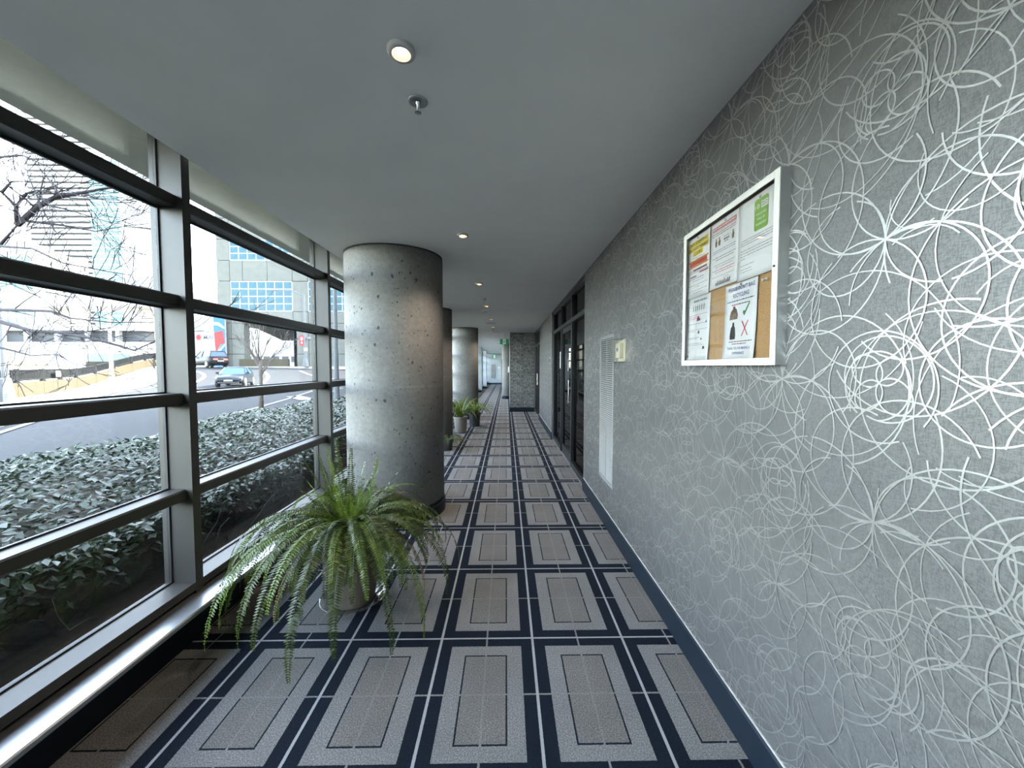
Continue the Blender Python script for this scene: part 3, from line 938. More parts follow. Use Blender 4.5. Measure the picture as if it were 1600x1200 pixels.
# 1: yellow highlighted heading
s1 = Sheet('sheet with yellow highlighted heading about stopping cars', 2.000, 1.782, 2.132, 1.838, 0.0006, 0.002)
for b0, b1, a in ((0.345, 0.42, 0.44), (0.262, 0.337, 0.46), (0.182, 0.255, 0.22)):
    s1.rect('highlight', -a, a, b0, b1, 'ink_yellow')
s1.text('UBER STOPPING', 0, 0.36, 0.0155, 0.175, 'ink_black')
s1.text('ON NAVY WHARF', 0, 0.278, 0.0155, 0.185, 'ink_black')
s1.text('COURT', 0, 0.197, 0.0155, 0.075, 'ink_black')
s1.lines([(-0.25, 0.3, 0.145, 0.008)], 'ink_grey')
s1.rect('orange_band', -0.46, 0.46, 0.095, 0.125, 'ink_orange'); s1.rect('red_block', -0.37, 0.40, 0.03, 0.095, 'ink_red'); s1.rect('orange_band', -0.46, 0.46, 0.0, 0.028, 'ink_orange')
s1.lines([(-0.44, 0.44, 0.105, 0.009), (-0.44, 0.44, 0.009, 0.009)], 'ink_brown')
s1.rect('maroon_block', -0.20, 0.40, -0.065, -0.035, 'ink_maroon'); s1.rect('maroon_block', -0.34, -0.05, -0.165, -0.14, 'ink_maroon'); s1.rect('maroon_block', 0.08, 0.46, -0.125, -0.10, 'ink_maroon')
s1.lines([(-0.45, -0.25, -0.06, 0.010), (-0.45, 0.45, -0.09, 0.008), (-0.42, 0.3, -0.195, 0.010), (-0.2, 0.3, -0.235, 0.008), (-0.45, 0.45, -0.30, 0.008), (-0.1, 0.1, -0.335, 0.008), (-0.45, 0.45, -0.39, 0.008), (-0.2, 0.25, -0.43, 0.008)], 'ink_black', 4)
s1.pin(0, 0.46)
# 2: red heading
s2 = Sheet('sheet with red underlined heading and little drawings', 1.772, 1.560, 2.130, 1.842, 0.0012, 0.003)
s2.rect('heading_bar', -0.42, 0.42, 0.375, 0.43, 'ink_red'); s2.lines([(-0.40, 0.40, 0.392, 0.022)], 'ink_white', 9, 0.0009)
s2.rect('underline', -0.42, 0.42, 0.362, 0.368, 'ink_red')
s2.lines([(-0.42, 0.42, 0.325, 0.010), (-0.42, 0.25, 0.295, 0.010)], 'ink_black', 2)
s2.lines([(0.25, 0.42, 0.295, 0.010), (-0.40, 0.40, -0.235, 0.010), (-0.30, 0.32, -0.268, 0.010)], 'ink_red', 3)
for a in (-0.28, -0.16, 0.32):
    s2.poly('figure', [(a - .035, 0.13), (a + .03, 0.13), (a + .045, 0.20), (a + .015, 0.215), (a + .02, 0.25), (a - .02, 0.255), (a - .02, 0.215), (a - .045, 0.19)], 'ink_brown')
s2.lines([(0.0, 0.2, 0.22, 0.008), (0.0, 0.2, 0.17, 0.03), (0.02, 0.16, 0.145, 0.012)], 'ink_grey', 6)
s2.lines([(-0.40, 0.42, 0.06, 0.008), (-0.38, 0.40, 0.03, 0.008)], 'ink_navy', 5)
s2.lines([(-0.40, 0.42, -0.045, 0.010), (-0.28, 0.35, -0.08, 0.010), (-0.36, 0.4, -0.155, 0.008), (-0.28, 0.34, -0.19, 0.008), (-0.4, 0.4, -0.33, 0.007), (0.0, 0.2, -0.365, 0.007)], 'ink_grey', 7)
for i in range(9):
    a = -0.27 + i * 0.06
    s2.poly('figure', [(a, -0.46), (a + .05, -0.46), (a + .055, -0.42 + .02 * (i % 3)), (a + .02, -0.405 + .02 * (i % 2))], 'ink_grey' if i % 2 else 'ink_brown')
s2.pin(0.05, 0.46)
# 3: green sign
s3 = Sheet('sheet with a green ten minute sign, top right of the notice board', 1.560, 1.328, 2.131, 1.835, 0.0018, 0.002)
cx, cw, ch, rr = 0.09, 0.17, 0.19, 0.035
pts = []
for (qx, qy, a0) in ((cw, ch, 0), (-cw, ch, 90), (-cw, -ch, 180), (cw, -ch, 270)):
    for k in range(4):
        a = math.radians(a0 + 30 * k)
        pts.append((cx + qx - math.copysign(rr, qx) + rr * math.cos(a), 0.245 + qy - math.copysign(rr, qy) + rr * math.sin(a)))
s3.poly('green_sign', pts, 'ink_green', 0.0006)
s3.text('10', cx - 0.095, 0.315, 0.016, 0.026, 'ink_white', 0.0012)
s3.rect('white_label', cx + 0.0, cx + 0.16, 0.305, 0.385, 'ink_white', 0.0011)
s3.text('MINUTE', cx + 0.08, 0.352, 0.0055, 0.028, 'ink_black', 0.0016)
s3.text('PARKING', cx + 0.08, 0.322, 0.0055, 0.030, 'ink_black', 0.0016)
s3.text('VIOLATORS', cx, 0.235, 0.0075, 0.056, 'ink_white', 0.0012)
s3.text('WILL BE', cx, 0.175, 0.0075, 0.042, 'ink_white', 0.0012)
s3.text('TICKETED', cx, 0.112, 0.0075, 0.060, 'ink_white', 0.0012)
s3.lines([(-0.42, 0.40, 0.005, 0.009), (-0.42, 0.40, -0.025, 0.009), (-0.42, 0.40, -0.055, 0.009), (-0.42, 0.40, -0.125, 0.009), (-0.42, 0.40, -0.16, 0.009), (-0.42, 0.40, -0.195, 0.009), (-0.42, -0.30, -0.23, 0.009),
          (-0.42, -0.05, -0.315, 0.007), (-0.42, -0.12, -0.365, 0.006), (-0.42, -0.10, -0.40, 0.006)], 'ink_grey', 8)
s3.pin(0.06, 0.455)
# 4: lower left sheet
s4 = Sheet('sheet with small black drawings, lower left of the notice board', 1.988, 1.765, 1.836, 1.533, 0.0002, 0.006, -0.012)
s4.lines([(-0.2, 0.36, 0.42, 0.03)], 'ink_grey', 2)
for i in range(6):
    a = -0.20 + i * 0.09
    s4.poly('figure', [(a - .018, 0.28), (a + .012, 0.28), (a + .018, 0.34), (a + .012, 0.385), (a - .012, 0.385), (a - .016, 0.34)], 'ink_grey')
s4.lines([(-0.40, 0.40, 0.215, 0.007), (-0.40, 0.1, 0.185, 0.007), (-0.40, 0.0, 0.16, 0.007)], 'ink_red', 5)
s4.poly('red_figure', [(-0.05, 0.12), (0.12, 0.12), (0.10, 0.16), (0.06, 0.165), (0.05, 0.20), (0.0, 0.19)], 'ink_maroon')
s4.lines([(-0.42, 0.42, 0.075, 0.007), (-0.42, 0.42, -0.02, 0.007), (-0.42, -0.1, -0.045, 0.007), (-0.42, 0.1, -0.145, 0.007), (-0.42, 0.0, -0.165, 0.007), (-0.42, 0.2, -0.24, 0.007), (-0.42, 0.3, -0.265, 0.007)], 'ink_grey', 11)
for a, b, w, h in ((0.36, 0.09, .04, .04), (0.06, -0.06, .08, .05), (0.18, -0.17, .06, .03), (0.30, -0.31, .10, .045), (-0.36, -0.44, .07, .05), (-0.34, -0.37, .03, .05)):
    s4.poly('figure', [(a - w / 2, b - h / 2), (a + w / 2, b - h / 2), (a + w / 3, b + h / 2), (a - w / 3, b + h / 2)], 'ink_black')
# 5: recycling sheet
s5 = Sheet("sheet reading please don't bag recycling, with tick and cross", 1.640, 1.430, 1.832, 1.531, 0.0024, 0.006, -0.010)
s5.text("PLEASE DON'T BAG", 0.02, 0.405, 0.0165, 0.170, 'ink_navy')
s5.text('RECYCLING', 0.02, 0.315, 0.0165, 0.105, 'ink_navy')
s5.lines([(-0.42, 0.42, 0.265, 0.014), (-0.05, 0.30, 0.215, 0.014)], 'ink_black', 3)
s5.lines([(-0.26, -0.06, 0.215, 0.016)], 'ink_red', 3)
s5.poly('clear_bag', [(-0.32, 0.03), (-0.06, 0.03), (-0.05, 0.09), (-0.09, 0.16), (-0.13, 0.175), (-0.15, 0.205), (-0.21, 0.205), (-0.22, 0.17), (-0.28, 0.14), (-0.31, 0.09)], 'ink_brown')
s5.poly('black_bag', [(-0.28, -0.235), (-0.11, -0.235), (-0.10, -0.18), (-0.125, -0.08), (-0.155, -0.055), (-0.155, -0.01), (-0.215, -0.01), (-0.22, -0.055), (-0.26, -0.08), (-0.285, -0.18)], 'ink_black')
s5.poly('tick', [(0.10, 0.10), (0.155, 0.055), (0.315, 0.21), (0.28, 0.215), (0.165, 0.115), (0.13, 0.13)], 'ink_leaf_green')
s5.poly('cross', [(0.08, -0.01), (0.105, -0.01), (0.29, -0.20), (0.26, -0.20)], 'ink_red'); s5.poly('cross', [(0.26, -0.01), (0.29, -0.01), (0.105, -0.205), (0.075, -0.205)], 'ink_red')
s5.lines([(-0.30, 0.42, -0.275, 0.012)], 'ink_black', 12); s5.lines([(-0.20, 0.25, -0.305, 0.012)], 'ink_maroon', 13)
s5.text('THANK YOU FOR MAKING A', 0.02, -0.375, 0.0105, 0.150, 'ink_navy')
s5.text('DIFFERENCE', 0.02, -0.440, 0.0105, 0.080, 'ink_navy')
s5.pin(0.02, 0.475)
for yq in (1.403, 1.383):
    p = thing('push_pin', 'clear push pin in bare cork, %s of the pair' % ('left' if yq > 1.39 else 'right'), 'pin', (0.9278, yq, 1.811), group='pins in the bare cork')
    MB().lathe([(0.0001, 0.009), (0.004, 0.009), (0.003, 0.004), (0.005, 0.001), (0.0001, 0.0)], 0, 0, 10).build('head', 'ink_white', p, smooth=True).rotation_euler = (0, -PI / 2, 0)
    MB().lathe([(0.0006, 0.001), (0.0006, -0.004)], 0, 0, 6).build('needle', 'chrome', p).rotation_euler = (0, -PI / 2, 0)

# ------------------------------------------------------------------ plants
def frond_mesh(az, el0, el1, length, w=0.043, rnd=random, pw=1.25, limits=None, base=(0, 0, 0), spacing=0.0125):
    n = max(14, int(length / spacing))
    p = Vector(base)
    ds = length / n
    pts, dirs = [p.copy()], []
    azz = az
    dz = rnd.uniform(-0.5, 0.5)
    for i in range(n):
        t = i / n
        el = math.radians(el0 + (el1 - el0) * t ** pw)
        azz = az + dz * t * t
        d = Vector((math.cos(azz) * math.cos(el), math.sin(azz) * math.cos(el), math.sin(el)))
        q = p + d * ds
        if limits: q = limits(q)
        p = q
        pts.append(p.copy()); dirs.append(d)
    dirs.append(dirs[-1])
    V, F = [], []
    tw = rnd.uniform(-0.5, 0.5)
    for i in range(2, n):
        t = i / n
        prof = (min(1, t / 0.22) ** 0.7) * (1 - max(0, (t - 0.45) / 0.55) ** 1.6) 
        ln = w * (0.25 + 0.75 * prof) * rnd.uniform(0.85, 1.1)
        d = (pts[min(i + 1, n)] - pts[i - 1]).normalized()
        side = d.cross(Vector((0, 0, 1)))
        if side.length < 0.15: side = Vector((-math.sin(az), math.cos(az), 0))
        side.normalize()
        nrm = side.cross(d)
        a = tw * t
        side = side * math.cos(a) + nrm * math.sin(a)
        nrm = side.cross(d)
        hw = 0.0052 + 0.0012 * rnd.random()
        for sg in (-1, 1):
            v = (side * sg + d * 0.30 + nrm * rnd.uniform(-0.40, 0.05)).normalized()
            b0 = pts[i]
            mid = b0 + v * ln * 0.4
            tip = b0 + v * ln - Vector((0, 0, 0.1 * ln))
            k = len(V)
            V += [tuple(b0), tuple(mid - d * hw), tuple(tip), tuple(mid + d * hw)]
            F.append((k, k + 1, k + 2, k + 3) if sg > 0 else (k, k + 3, k + 2, k + 1))
    m = MB(); m.v, m.f = V, F
    m.tube(pts[::2] + [pts[-1]], [0.0022 * (1 - 0.75 * i / (len(pts[::2]))) for i in range(len(pts[::2]) + 1)], 3)
    return m

def pot_meshes(root, rb, rtp, h, mat, seg=40, zoff=0.0):
    MB().lathe([(0.0001, zoff), (rb, zoff), (rb + 0.004, zoff + 0.006), (rtp - 0.012, zoff + h - 0.05), (rtp - 0.012, zoff + h - 0.046), (rtp, zoff + h - 0.04), (rtp, zoff + h), (rtp - 0.012, zoff + h), (rtp - 0.02, zoff + h - 0.05)], 0, 0, seg).build('pot', mat, root, smooth=False)
    MB().lathe([(0.0001, zoff + h - 0.03), (rtp - 0.022, zoff + h - 0.04)], 0, 0, seg).build('soil', 'pot_soil', root)

FX, FY = -0.985, 2.47
sc_ = thing('plant_saucer', 'clear plastic saucer under the big fern pot', 'saucer', (FX, FY, 0.001))
MB().lathe([(0.0001, 0.0), (0.165, 0.0), (0.195, 0.028), (0.203, 0.030), (0.203, 0.033), (0.193, 0.031), (0.163, 0.004), (0.0001, 0.004)], 0, 0, 48).build('dish', 'clear_plastic', sc_, smooth=True)
fern = thing('potted_fern', 'large arching fern in a taupe pot in front of the thick column', 'plant', (FX, FY, 0.005))
pot_meshes(fern, 0.125, 0.205, 0.385, 'pot_taupe')
fr = random.Random(21)
def fern_limits(q):
    wx = FX + q.x; wz = q.z
    lim = -1.575 if wz < 0.26 else -1.70
    if wx < lim: q = Vector((lim - FX, q.y, q.z))
    if q.z < 0.02: q = Vector((q.x, q.y, 0.02 + fr.uniform(0, 0.01)))
    # keep clear of the pot wall
    if q.z < 0.36:
        rr = math.hypot(q.x, q.y); need = 0.14 + 0.2 * q.z + 0.01
        if 1e-6 < rr < need: q = Vector((q.x / rr * need, q.y / rr * need, q.z))
    return q
mats = ['fern_green'] * 6 + ['fern_light'] * 3
def add_frond(az, el0, el1, ln, mat=None, w=0.043, pw=1.25):
    a = math.radians(az)
    br = fr.uniform(0.005, 0.10)
    bs = (br * math.cos(a), br * math.sin(a), 0.375)
    m = frond_mesh(a, el0, el1, ln, w, fr, pw, fern_limits, bs)
    m.build('frond', mat or fr.choice(mats), fern)
# outer fronds: rise, arch over and hang towards the floor
for i in range(64):
    az = 360 * i / 64 + fr.uniform(-6, 6)
    add_frond(az, fr.uniform(68, 86), fr.uniform(-104, -84), fr.uniform(0.62, 0.90), pw=fr.uniform(0.8, 1.1))
# mid ring, tumbling close to the pot
for i in range(72):
    add_frond(fr.uniform(0, 360), fr.uniform(60, 88), fr.uniform(-100, -55), fr.uniform(0.42, 0.70), pw=fr.uniform(0.9, 1.4))
# crowded inner growth covering the rim
for i in range(60):
    add_frond(fr.uniform(0, 360), fr.uniform(64, 90), fr.uniform(-60, 50), fr.uniform(0.24, 0.50), pw=1.3)
for i in range(46):
    add_frond(fr.uniform(0, 360), fr.uniform(35, 70), fr.uniform(-90, -40), fr.uniform(0.22, 0.42), pw=0.9)
# the tallest ones standing up towards the window and the column
for az, el0, el1, ln in ((175, 80, 72, 0.62), (165, 74, 62, 0.60), (150, 82, 66, 0.68), (120, 86, 74, 0.60), (195, 72, 55, 0.62), (60, 84, 60, 0.54), (30, 76, 40, 0.52), (80, 86, 70, 0.50), (270, 84, 55, 0.48), (330, 80, 45, 0.5), (230, 78, 50, 0.52), (0, 84, 62, 0.5)):
    add_frond(az, el0, el1, ln, w=0.036, pw=1.2)
# long ones trailing to the left and towards the camera
for az in (182, 190, 198, 205, 212, 219, 226, 234, 243, 254, 268, 284, 302, 325, 345, 8):
    add_frond(az, fr.uniform(66, 80), fr.uniform(-102, -88), fr.uniform(0.90, 1.08), pw=fr.uniform(0.68, 0.88), w=0.047)
for az in (340, 10, 40, 215, 250):
    add_frond(az, 66, -98, 0.72, 'fern_dry', 0.026, 0.8)

def strap_plant(root, n, h, ln_rng, mats_, seed, zb, wid=0.022, el=(50, 88), sag=(-75, -10)):
    r = random.Random(seed)
    for i in range(n):
        az = r.uniform(0, 2 * PI); L_ = r.uniform(*ln_rng)
        e0, e1 = r.uniform(*el), r.uniform(*sag)
        p = Vector((0.05 * math.cos(az), 0.05 * math.sin(az), zb)); m = MB()
        k = 12; prev = None
        sd_ = Vector((-math.sin(az), math.cos(az), 0))
        for j in range(k + 1):
            t = j / k
            w_ = wid * (0.5 + 1.2 * t) * (1 - t) ** 0.55 + 0.001
            fold = Vector((0, 0, 0.3 * w_))
            a, b, c = len(m.v), len(m.v) + 1, len(m.v) + 2
            m.v += [tuple(p - sd_ * w_ + fold), tuple(p), tuple(p + sd_ * w_ + fold)]
            if prev is not None:
                m.f += [(prev, prev + 1, b, a), (prev + 1, prev + 2, c, b)]
            prev = a
            e = math.radians(e0 + (e1 - e0) * t ** 1.2)
            p = p + Vector((math.cos(az) * math.cos(e), math.sin(az) * math.cos(e), math.sin(e))) * (L_ / k)
            if p.z < 0.02: p.z = 0.02
        m.build('leaf', r.choice(mats_), root, smooth=True)

pl1 = thing('potted_spider_plant', 'strappy green plant in a stone coloured pot beyond the columns', 'plant', (-1.05, 8.95, 0), group='potted plants down the corridor')
pot_meshes(pl1, 0.125, 0.165, 0.36, 'pot_stone', 32)
strap_plant(pl1, 80, 0, (0.45, 0.85), ['spider_green', 'fern_light', 'spider_green'], 3, 0.33, 0.015)
pl2 = thing('potted_spider_plant', 'bushier trailing green plant just behind the stone coloured pot', 'plant', (-0.80, 9.85, 0), group='potted plants down the corridor')
pot_meshes(pl2, 0.12, 0.16, 0.34, 'pot_black', 32)
strap_plant(pl2, 90, 0, (0.45, 0.8), ['spider_green', 'fern_green', 'fern_light'], 5, 0.31, 0.013, (35, 85), (-88, -40))
pl3 = thing('potted_fern', 'small fern in a black pot at the foot of the second column', 'plant', (-1.09, 7.02, 0), group='potted plants down the corridor')
pot_meshes(pl3, 0.11, 0.13, 0.20, 'pot_black', 28)
r3 = random.Random(5)
for az in (20, -20, -50, -75, 50, 100, 180, 230, 0, -35):
    a = math.radians(az)
    frond_mesh(a, r3.uniform(40, 65), -75, r3.uniform(0.34, 0.45), 0.05, r3, 0.9, lambda q: Vector((q.x, q.y, max(q.z, 0.02))), (0.05 * math.cos(a), 0.05 * math.sin(a), 0.18), 0.016).build('frond', 'fern_green' if az % 40 else 'fern_light', pl3)

# ================================================================== outside
def gz(x, y):
    t = min(max((math.hypot(x, y) - 36) / 16, 0), 1)
    return 1.45 * t * t * (3 - 2 * t)
BAR = [(-15.5, 5.0), (-18.2, 11.0), (-20.6, 16.0), (-23.6, 20.4), (-27.0, 24.8), (-29.6, 29.4), (-31.9, 34.2), (-33.6, 38.0)]
CURB = [(-9.5, 3.5), (-10.9, 6.6), (-12.6, 9.8), (-17.1, 15.75), (-23.2, 23.4), (-27.3, 31.0), (-30.6, 36.6), (-33.0, 40.0)]
def along(poly, t):
    k = t * (len(poly) - 1); i = min(int(k), len(poly) - 2); f_ = k - i
    # smooth (Catmull-Rom)
    P = [poly[max(i - 1, 0)], poly[i], poly[i + 1], poly[min(i + 2, len(poly) - 1)]]
    out = []
    for c in (0, 1):
        a, b, c_, d = (p[c] for p in P)
        out.append(0.5 * (2 * b + (c_ - a) * f_ + (2 * a - 5 * b + 4 * c_ - d) * f_ ** 2 + (3 * b - a - 3 * c_ + d) * f_ ** 3))
    return out
def bar_x(y):
    for (x0, y0), (x1, y1) in zip(BAR, BAR[1:]):
        if y0 <= y <= y1: return x0 + (x1 - x0) * (y - y0) / (y1 - y0)
    return BAR[0][0] + (y - BAR[0][1]) * 0.45 if y < BAR[0][1] else BAR[-1][0] - (y - BAR[-1][1]) * 0.45

def ground():
    xs = sorted(set([-1.99, -2.4, -4] + [-(6 + 2.0 * i) for i in range(30)] + [-70, -90, -120, -170, -240, -330, -450]))
    ys = sorted(set([-60, -30, -12] + [-8 + 2.0 * i for i in range(40)] + [80, 100, 130, 180, 250, 350]))
    road, plaza = MB(), MB()
    for m, fn in ((road, lambda x, y: x > bar_x(y)), (plaza, lambda x, y: x <= bar_x(y))):
        idx = {}
        for i in range(len(xs) - 1):
            for j in range(len(ys) - 1):
                cxm, cym = (xs[i] + xs[i + 1]) / 2, (ys[j] + ys[j + 1]) / 2
                if not fn(cxm, cym): continue
                ks = []
                for a, b in ((i, j), (i + 1, j), (i + 1, j + 1), (i, j + 1)):
                    if (a, b) not in idx:
                        idx[(a, b)] = len(m.v); m.v.append((xs[a], ys[b], gz(xs[a], ys[b]) - 0.01))
                    ks.append(idx[(a, b)])
                m.f.append(tuple(ks))
    tag(road.build('floor_road', 'asphalt', smooth=True), 'grey asphalt road outside the windows', 'road', kind='structure')
    tag(plaza.build('floor_plaza', 'paving', smooth=True), 'pale sunlit paved ground beyond the road barrier', 'ground', kind='structure')
ground()
# pavement strip between kerb and barrier
sw = MB()
N = 40
for i in range(N):
    a0, a1 = along(CURB, i / N), along(CURB, (i + 1) / N)
    b0, b1 = along(BAR, i / N), along(BAR, (i + 1) / N)
    za0, za1, zb0, zb1 = (gz(*p) + 0.13 for p in (a0, a1, b0, b1))
    sw.quad((a0[0], a0[1], za0), (a1[0], a1[1], za1), (b1[0] - .1, b1[1], zb1), (b0[0] - .1, b0[1], zb0))
    sw.quad((a0[0], a0[1], za0 - .16), (a1[0], a1[1], za1 - .16), (a1[0], a1[1], za1), (a0[0], a0[1], za0))
tag(sw.build('floor_sidewalk', 'paving'), 'pale sidewalk strip between the road and the barrier wall', 'sidewalk', kind='structure')
o = MB().box(-38, -6, 43.6, 53, 1.2, 1.52).build('floor_forecourt', 'paving')
tag(o, 'pale sidewalk in front of the grey stadium building', 'sidewalk', kind='structure')
o = MB().box(-4.4, -1.985, -6, 36, -0.02, 0.05).build('floor_planting_bed', 'soil')
tag(o, 'dark soil bed under the clipped hedge', 'soil', kind='structure')

# road markings
def marking(pts, w, label):
    m = MB()
    P = [Vector((p[0], p[1], 0)) for p in pts]
    Q = []
    for i in range(len(P) - 1):
        for k in range(6):
            Q.append(P[i].lerp(P[i + 1], k / 6))
    Q.append(P[-1])
    prev = None
    for i, p in enumerate(Q):
        d = (Q[min(i + 1, len(Q) - 1)] - Q[max(i - 1, 0)]).normalized(); n = Vector((-d.y, d.x, 0)) * w / 2
        a, b = p + n, p - n
        m.v += [(a.x, a.y, gz(a.x, a.y) + 0.012), (b.x, b.y, gz(b.x, b.y) + 0.012)]
        k = len(m.v) - 2
        if prev is not None: m.f.append((prev, prev + 1, k + 1, k))
        prev = k
    tag(m.build('road_marking', 'line_white'), label, 'road marking', 'white lines painted on the road')
marking([(-7.4, 8.0), (-8.04, 10.05), (-8.45, 11.4), (-9.1, 14.4), (-10.3, 18.8), (-12.18, 24.9), (-14.6, 35.0)], 0.16, 'long white lane line running up the road past the young tree')
marking([(-7.5, 12.4), (-8.09, 14.85), (-9.17, 18.8), (-11.65, 27.9)], 0.14, 'shorter white lane line close to the hedge')
marking([(-10.74, 19.85), (-8.95, 17.75)], 0.7, 'broad white stripe linking the two lane lines')
marking([(-24.3, 39.4), (-23.3, 38.3), (-22.36, 37.0), (-21.4, 35.2), (-20.6, 33.4), (-19.8, 31.5)], 0.28, 'curved white line on the road right of the dark car')
marking([(-28.6, 36.6), (-27.3, 35.6), (-26.3, 34.4), (-25.5, 33.0), (-24.74, 31.2)], 0.28, 'curved white line on the road left of the dark car')
marking([(-25.0, 33.9), (-24.2, 34.3)], 0.2, 'short white dash on the road above the dark car')
marking([(-21.6, 41.2), (-20.0, 39.6), (-18.4, 38.2), (-15.5, 36.8)], 0.22, 'white edge line below the street lamp with the red banner')
marking([(-9.0, 4.2), (-11.2, 8.6), (-16.2, 15.2), (-22.0, 22.6), (-25.6, 29.0)], 0.14, 'thin white edge line beside the far kerb')

# ---- hedge
def hedge():
    h = thing('hedge', 'clipped glossy green hedge outside the windows', 'hedge', (-3.2, 0, 0))
    def top(x, y):
        u = (-x - 2.35) / 1.75               # 0 at the glass side, 1 at the road side
        u = min(max(u, 0), 1)
        return (0.50 + 0.27 * math.sin(min(1, u * 1.25) * PI / 2) - 0.12 * max(0, u - 0.85) / 0.15) * (1 + 0.06 * math.sin(y * 1.3) + 0.04 * math.sin(y * 3.1 + x * 4))
    core = MB()
    ysr = np.arange(-5.5, 36.1, 0.5)
    xsr = [-2.45, -2.6, -2.9, -3.3, -3.7, -4.0]
    n = len(xsr) + 2
    for yv in ysr:
        core.v.append((-2.5 + 3.2, yv, 0.05))
        for x in xsr: core.v.append((x + 3.2, yv, top(x, yv) - 0.13))
        core.v.append((-4.0 + 3.2, yv, 0.05))
    for j in range(len(ysr) - 1):
        for i in range(n - 1):
            a = j * n + i
            core.f.append((a, a + 1, a + n + 1, a + n))
    core.build('filler_core', 'soil', h, smooth=True)  # added dark filler inside the hedge, blocks the view through the leaves
    def leaves(n_, ylo, yhi, size, name):
        y = rng.uniform(ylo, yhi, n_)
        # 72 % top, 28 % glass-side face
        x = -2.33 - 1.78 * rng.random(n_)
        side = rng.random(n_) < 0.22
        x = np.where(side, -2.30 - 0.22 * rng.random(n_), x)
        tz = np.array([top(a, b) for a, b in zip(x, y)])
        z = tz - 0.13 * rng.random(n_) ** 1.6 + 0.05 * rng.random(n_)
        z = np.where(side, 0.16 + (tz - 0.14) * rng.random(n_) ** 0.55, z)
        L_ = size * rng.uniform(0.7, 1.25, n_)
        az = rng.uniform(0, 2 * PI, n_)
        el = np.where(side, rng.uniform(-1.0, 0.6, n_), rng.uniform(-0.5, 0.75, n_))
        d = np.column_stack([np.cos(az) * np.cos(el), np.sin(az) * np.cos(el), np.sin(el)])
        s = np.column_stack([-np.sin(az), np.cos(az), rng.uniform(-0.5, 0.5, n_)])
        s /= np.linalg.norm(s, axis=1)[:, None]
        nr = np.cross(d, s)
        c = np.column_stack([x + 3.2, y, z])
        W_ = (L_ * 0.26)[:, None]; L_ = L_[:, None]
        v = np.stack([c, c + d * L_ * 0.45 + s * W_ + nr * W_ * 0.3, c + d * L_, c + d * L_ * 0.45 - s * W_ + nr * W_ * 0.3], 1).reshape(-1, 3)
        b = np.arange(n_)[:, None] * 4
        F = np.concatenate([b + np.array([0, 1, 2]), b + np.array([0, 2, 3])])
        inst(name, np_mesh(name, v, F, 'hedge_green'), h)['kind'] = 'stuff'
    leaves(42000, -3.5, 8.0, 0.062, 'foliage')
    leaves(22000, 8.0, 35.0, 0.095, 'foliage')
    tw = MB()
    for i in range(260):
        yv = random.uniform(-1, 9); x = random.uniform(-2.75, -2.3)
        p = Vector((x + 3.2, yv, 0.04)); pts = [p]
        a = random.uniform(0, 6.28)
        for k in range(4):
            p = p + Vector((0.06 * math.cos(a) + random.uniform(-.05, .05), 0.09 * math.sin(a) + random.uniform(-.08, .08), random.uniform(0.04, 0.13)))
            pts.append(p)
        tw.tube(pts, [0.006, 0.005, 0.004, 0.003, 0.002], 4)
    tw.build('twigs', 'bark', h)['kind'] = 'stuff'
    st = MB().tube([(-0.75, 2.52, 0.6), (-0.82, 2.62, 0.86), (-0.86, 2.70, 1.0)], [0.006, 0.005, 0.002], 5)
    st.build('stray_stem', 'bark', h)
hedge()

# ---- barrier wall with railing
bw = thing('barrier_wall', 'curved low concrete wall beside the far sidewalk', 'wall', (0, 0, 0))
K = 12
for i in range(K):
    m = MB()
    for j in range(4):
        t0, t1 = (i + j / 4) / K, (i + (j + 1) / 4) / K
        if j == 3: t1 -= 0.0006
        p0, p1 = along(BAR, t0), along(BAR, t1)
        for q, (x, y) in enumerate((p0, p1)):
            z = gz(x, y)
            m.v += [(x + .10, y - .06, z), (x, y, z + 0.78), (x - .35, y + .2, z + 0.78), (x - .35, y + .2, z)]
        n = len(m.v) - 8
        m.f += [(n, n + 4, n + 5, n + 1), (n + 1, n + 5, n + 6, n + 2), (n + 2, n + 6, n + 7, n + 3)]
        if j == 0: m.f.append((n, n + 1, n + 2, n + 3))
        if j == 3: m.f.append((n + 4, n + 7, n + 6, n + 5))
    m.build('wall_segment', 'concrete_pale', bw)
rl = thing('barrier_railing', 'dark metal railing on top of the curved low wall', 'railing', (0, 0, 0))
post = MB().box(-.07, .07, -.07, .07, 0, 0.62).box(-.09, .09, -.09, .09, 0, .05).mesh('post', 'railing_paint')
bal = MB().box(-.025, .025, -.025, .025, 0, 0.40).mesh('baluster', 'railing_paint')
NB = 180
for i in range(NB + 1):
    x, y = along(BAR, i / NB); z = gz(x, y) + 0.78
    if i % 15 == 0: inst('post', post, rl, (x - .17, y + .1, z))
    else: inst('baluster', bal, rl, (x - .17, y + .1, z + 0.12))
for zz in (0.12, 0.56):
    pts = []
    for i in range(61):
        x, y = along(BAR, i / 60); pts.append((x - .17, y + .1, gz(x, y) + 0.78 + zz))
    MB().tube(pts, 0.045, 4).build('rail', 'railing_paint', rl)
pnl = MB().box(-.5, .5, -.01, .01, -.16, .16).build('sign_plate', 'mural_white', rl, (-24.35, 21.6, 1.12)); pnl.rotation_euler = (0, 0, math.radians(128 - 180))

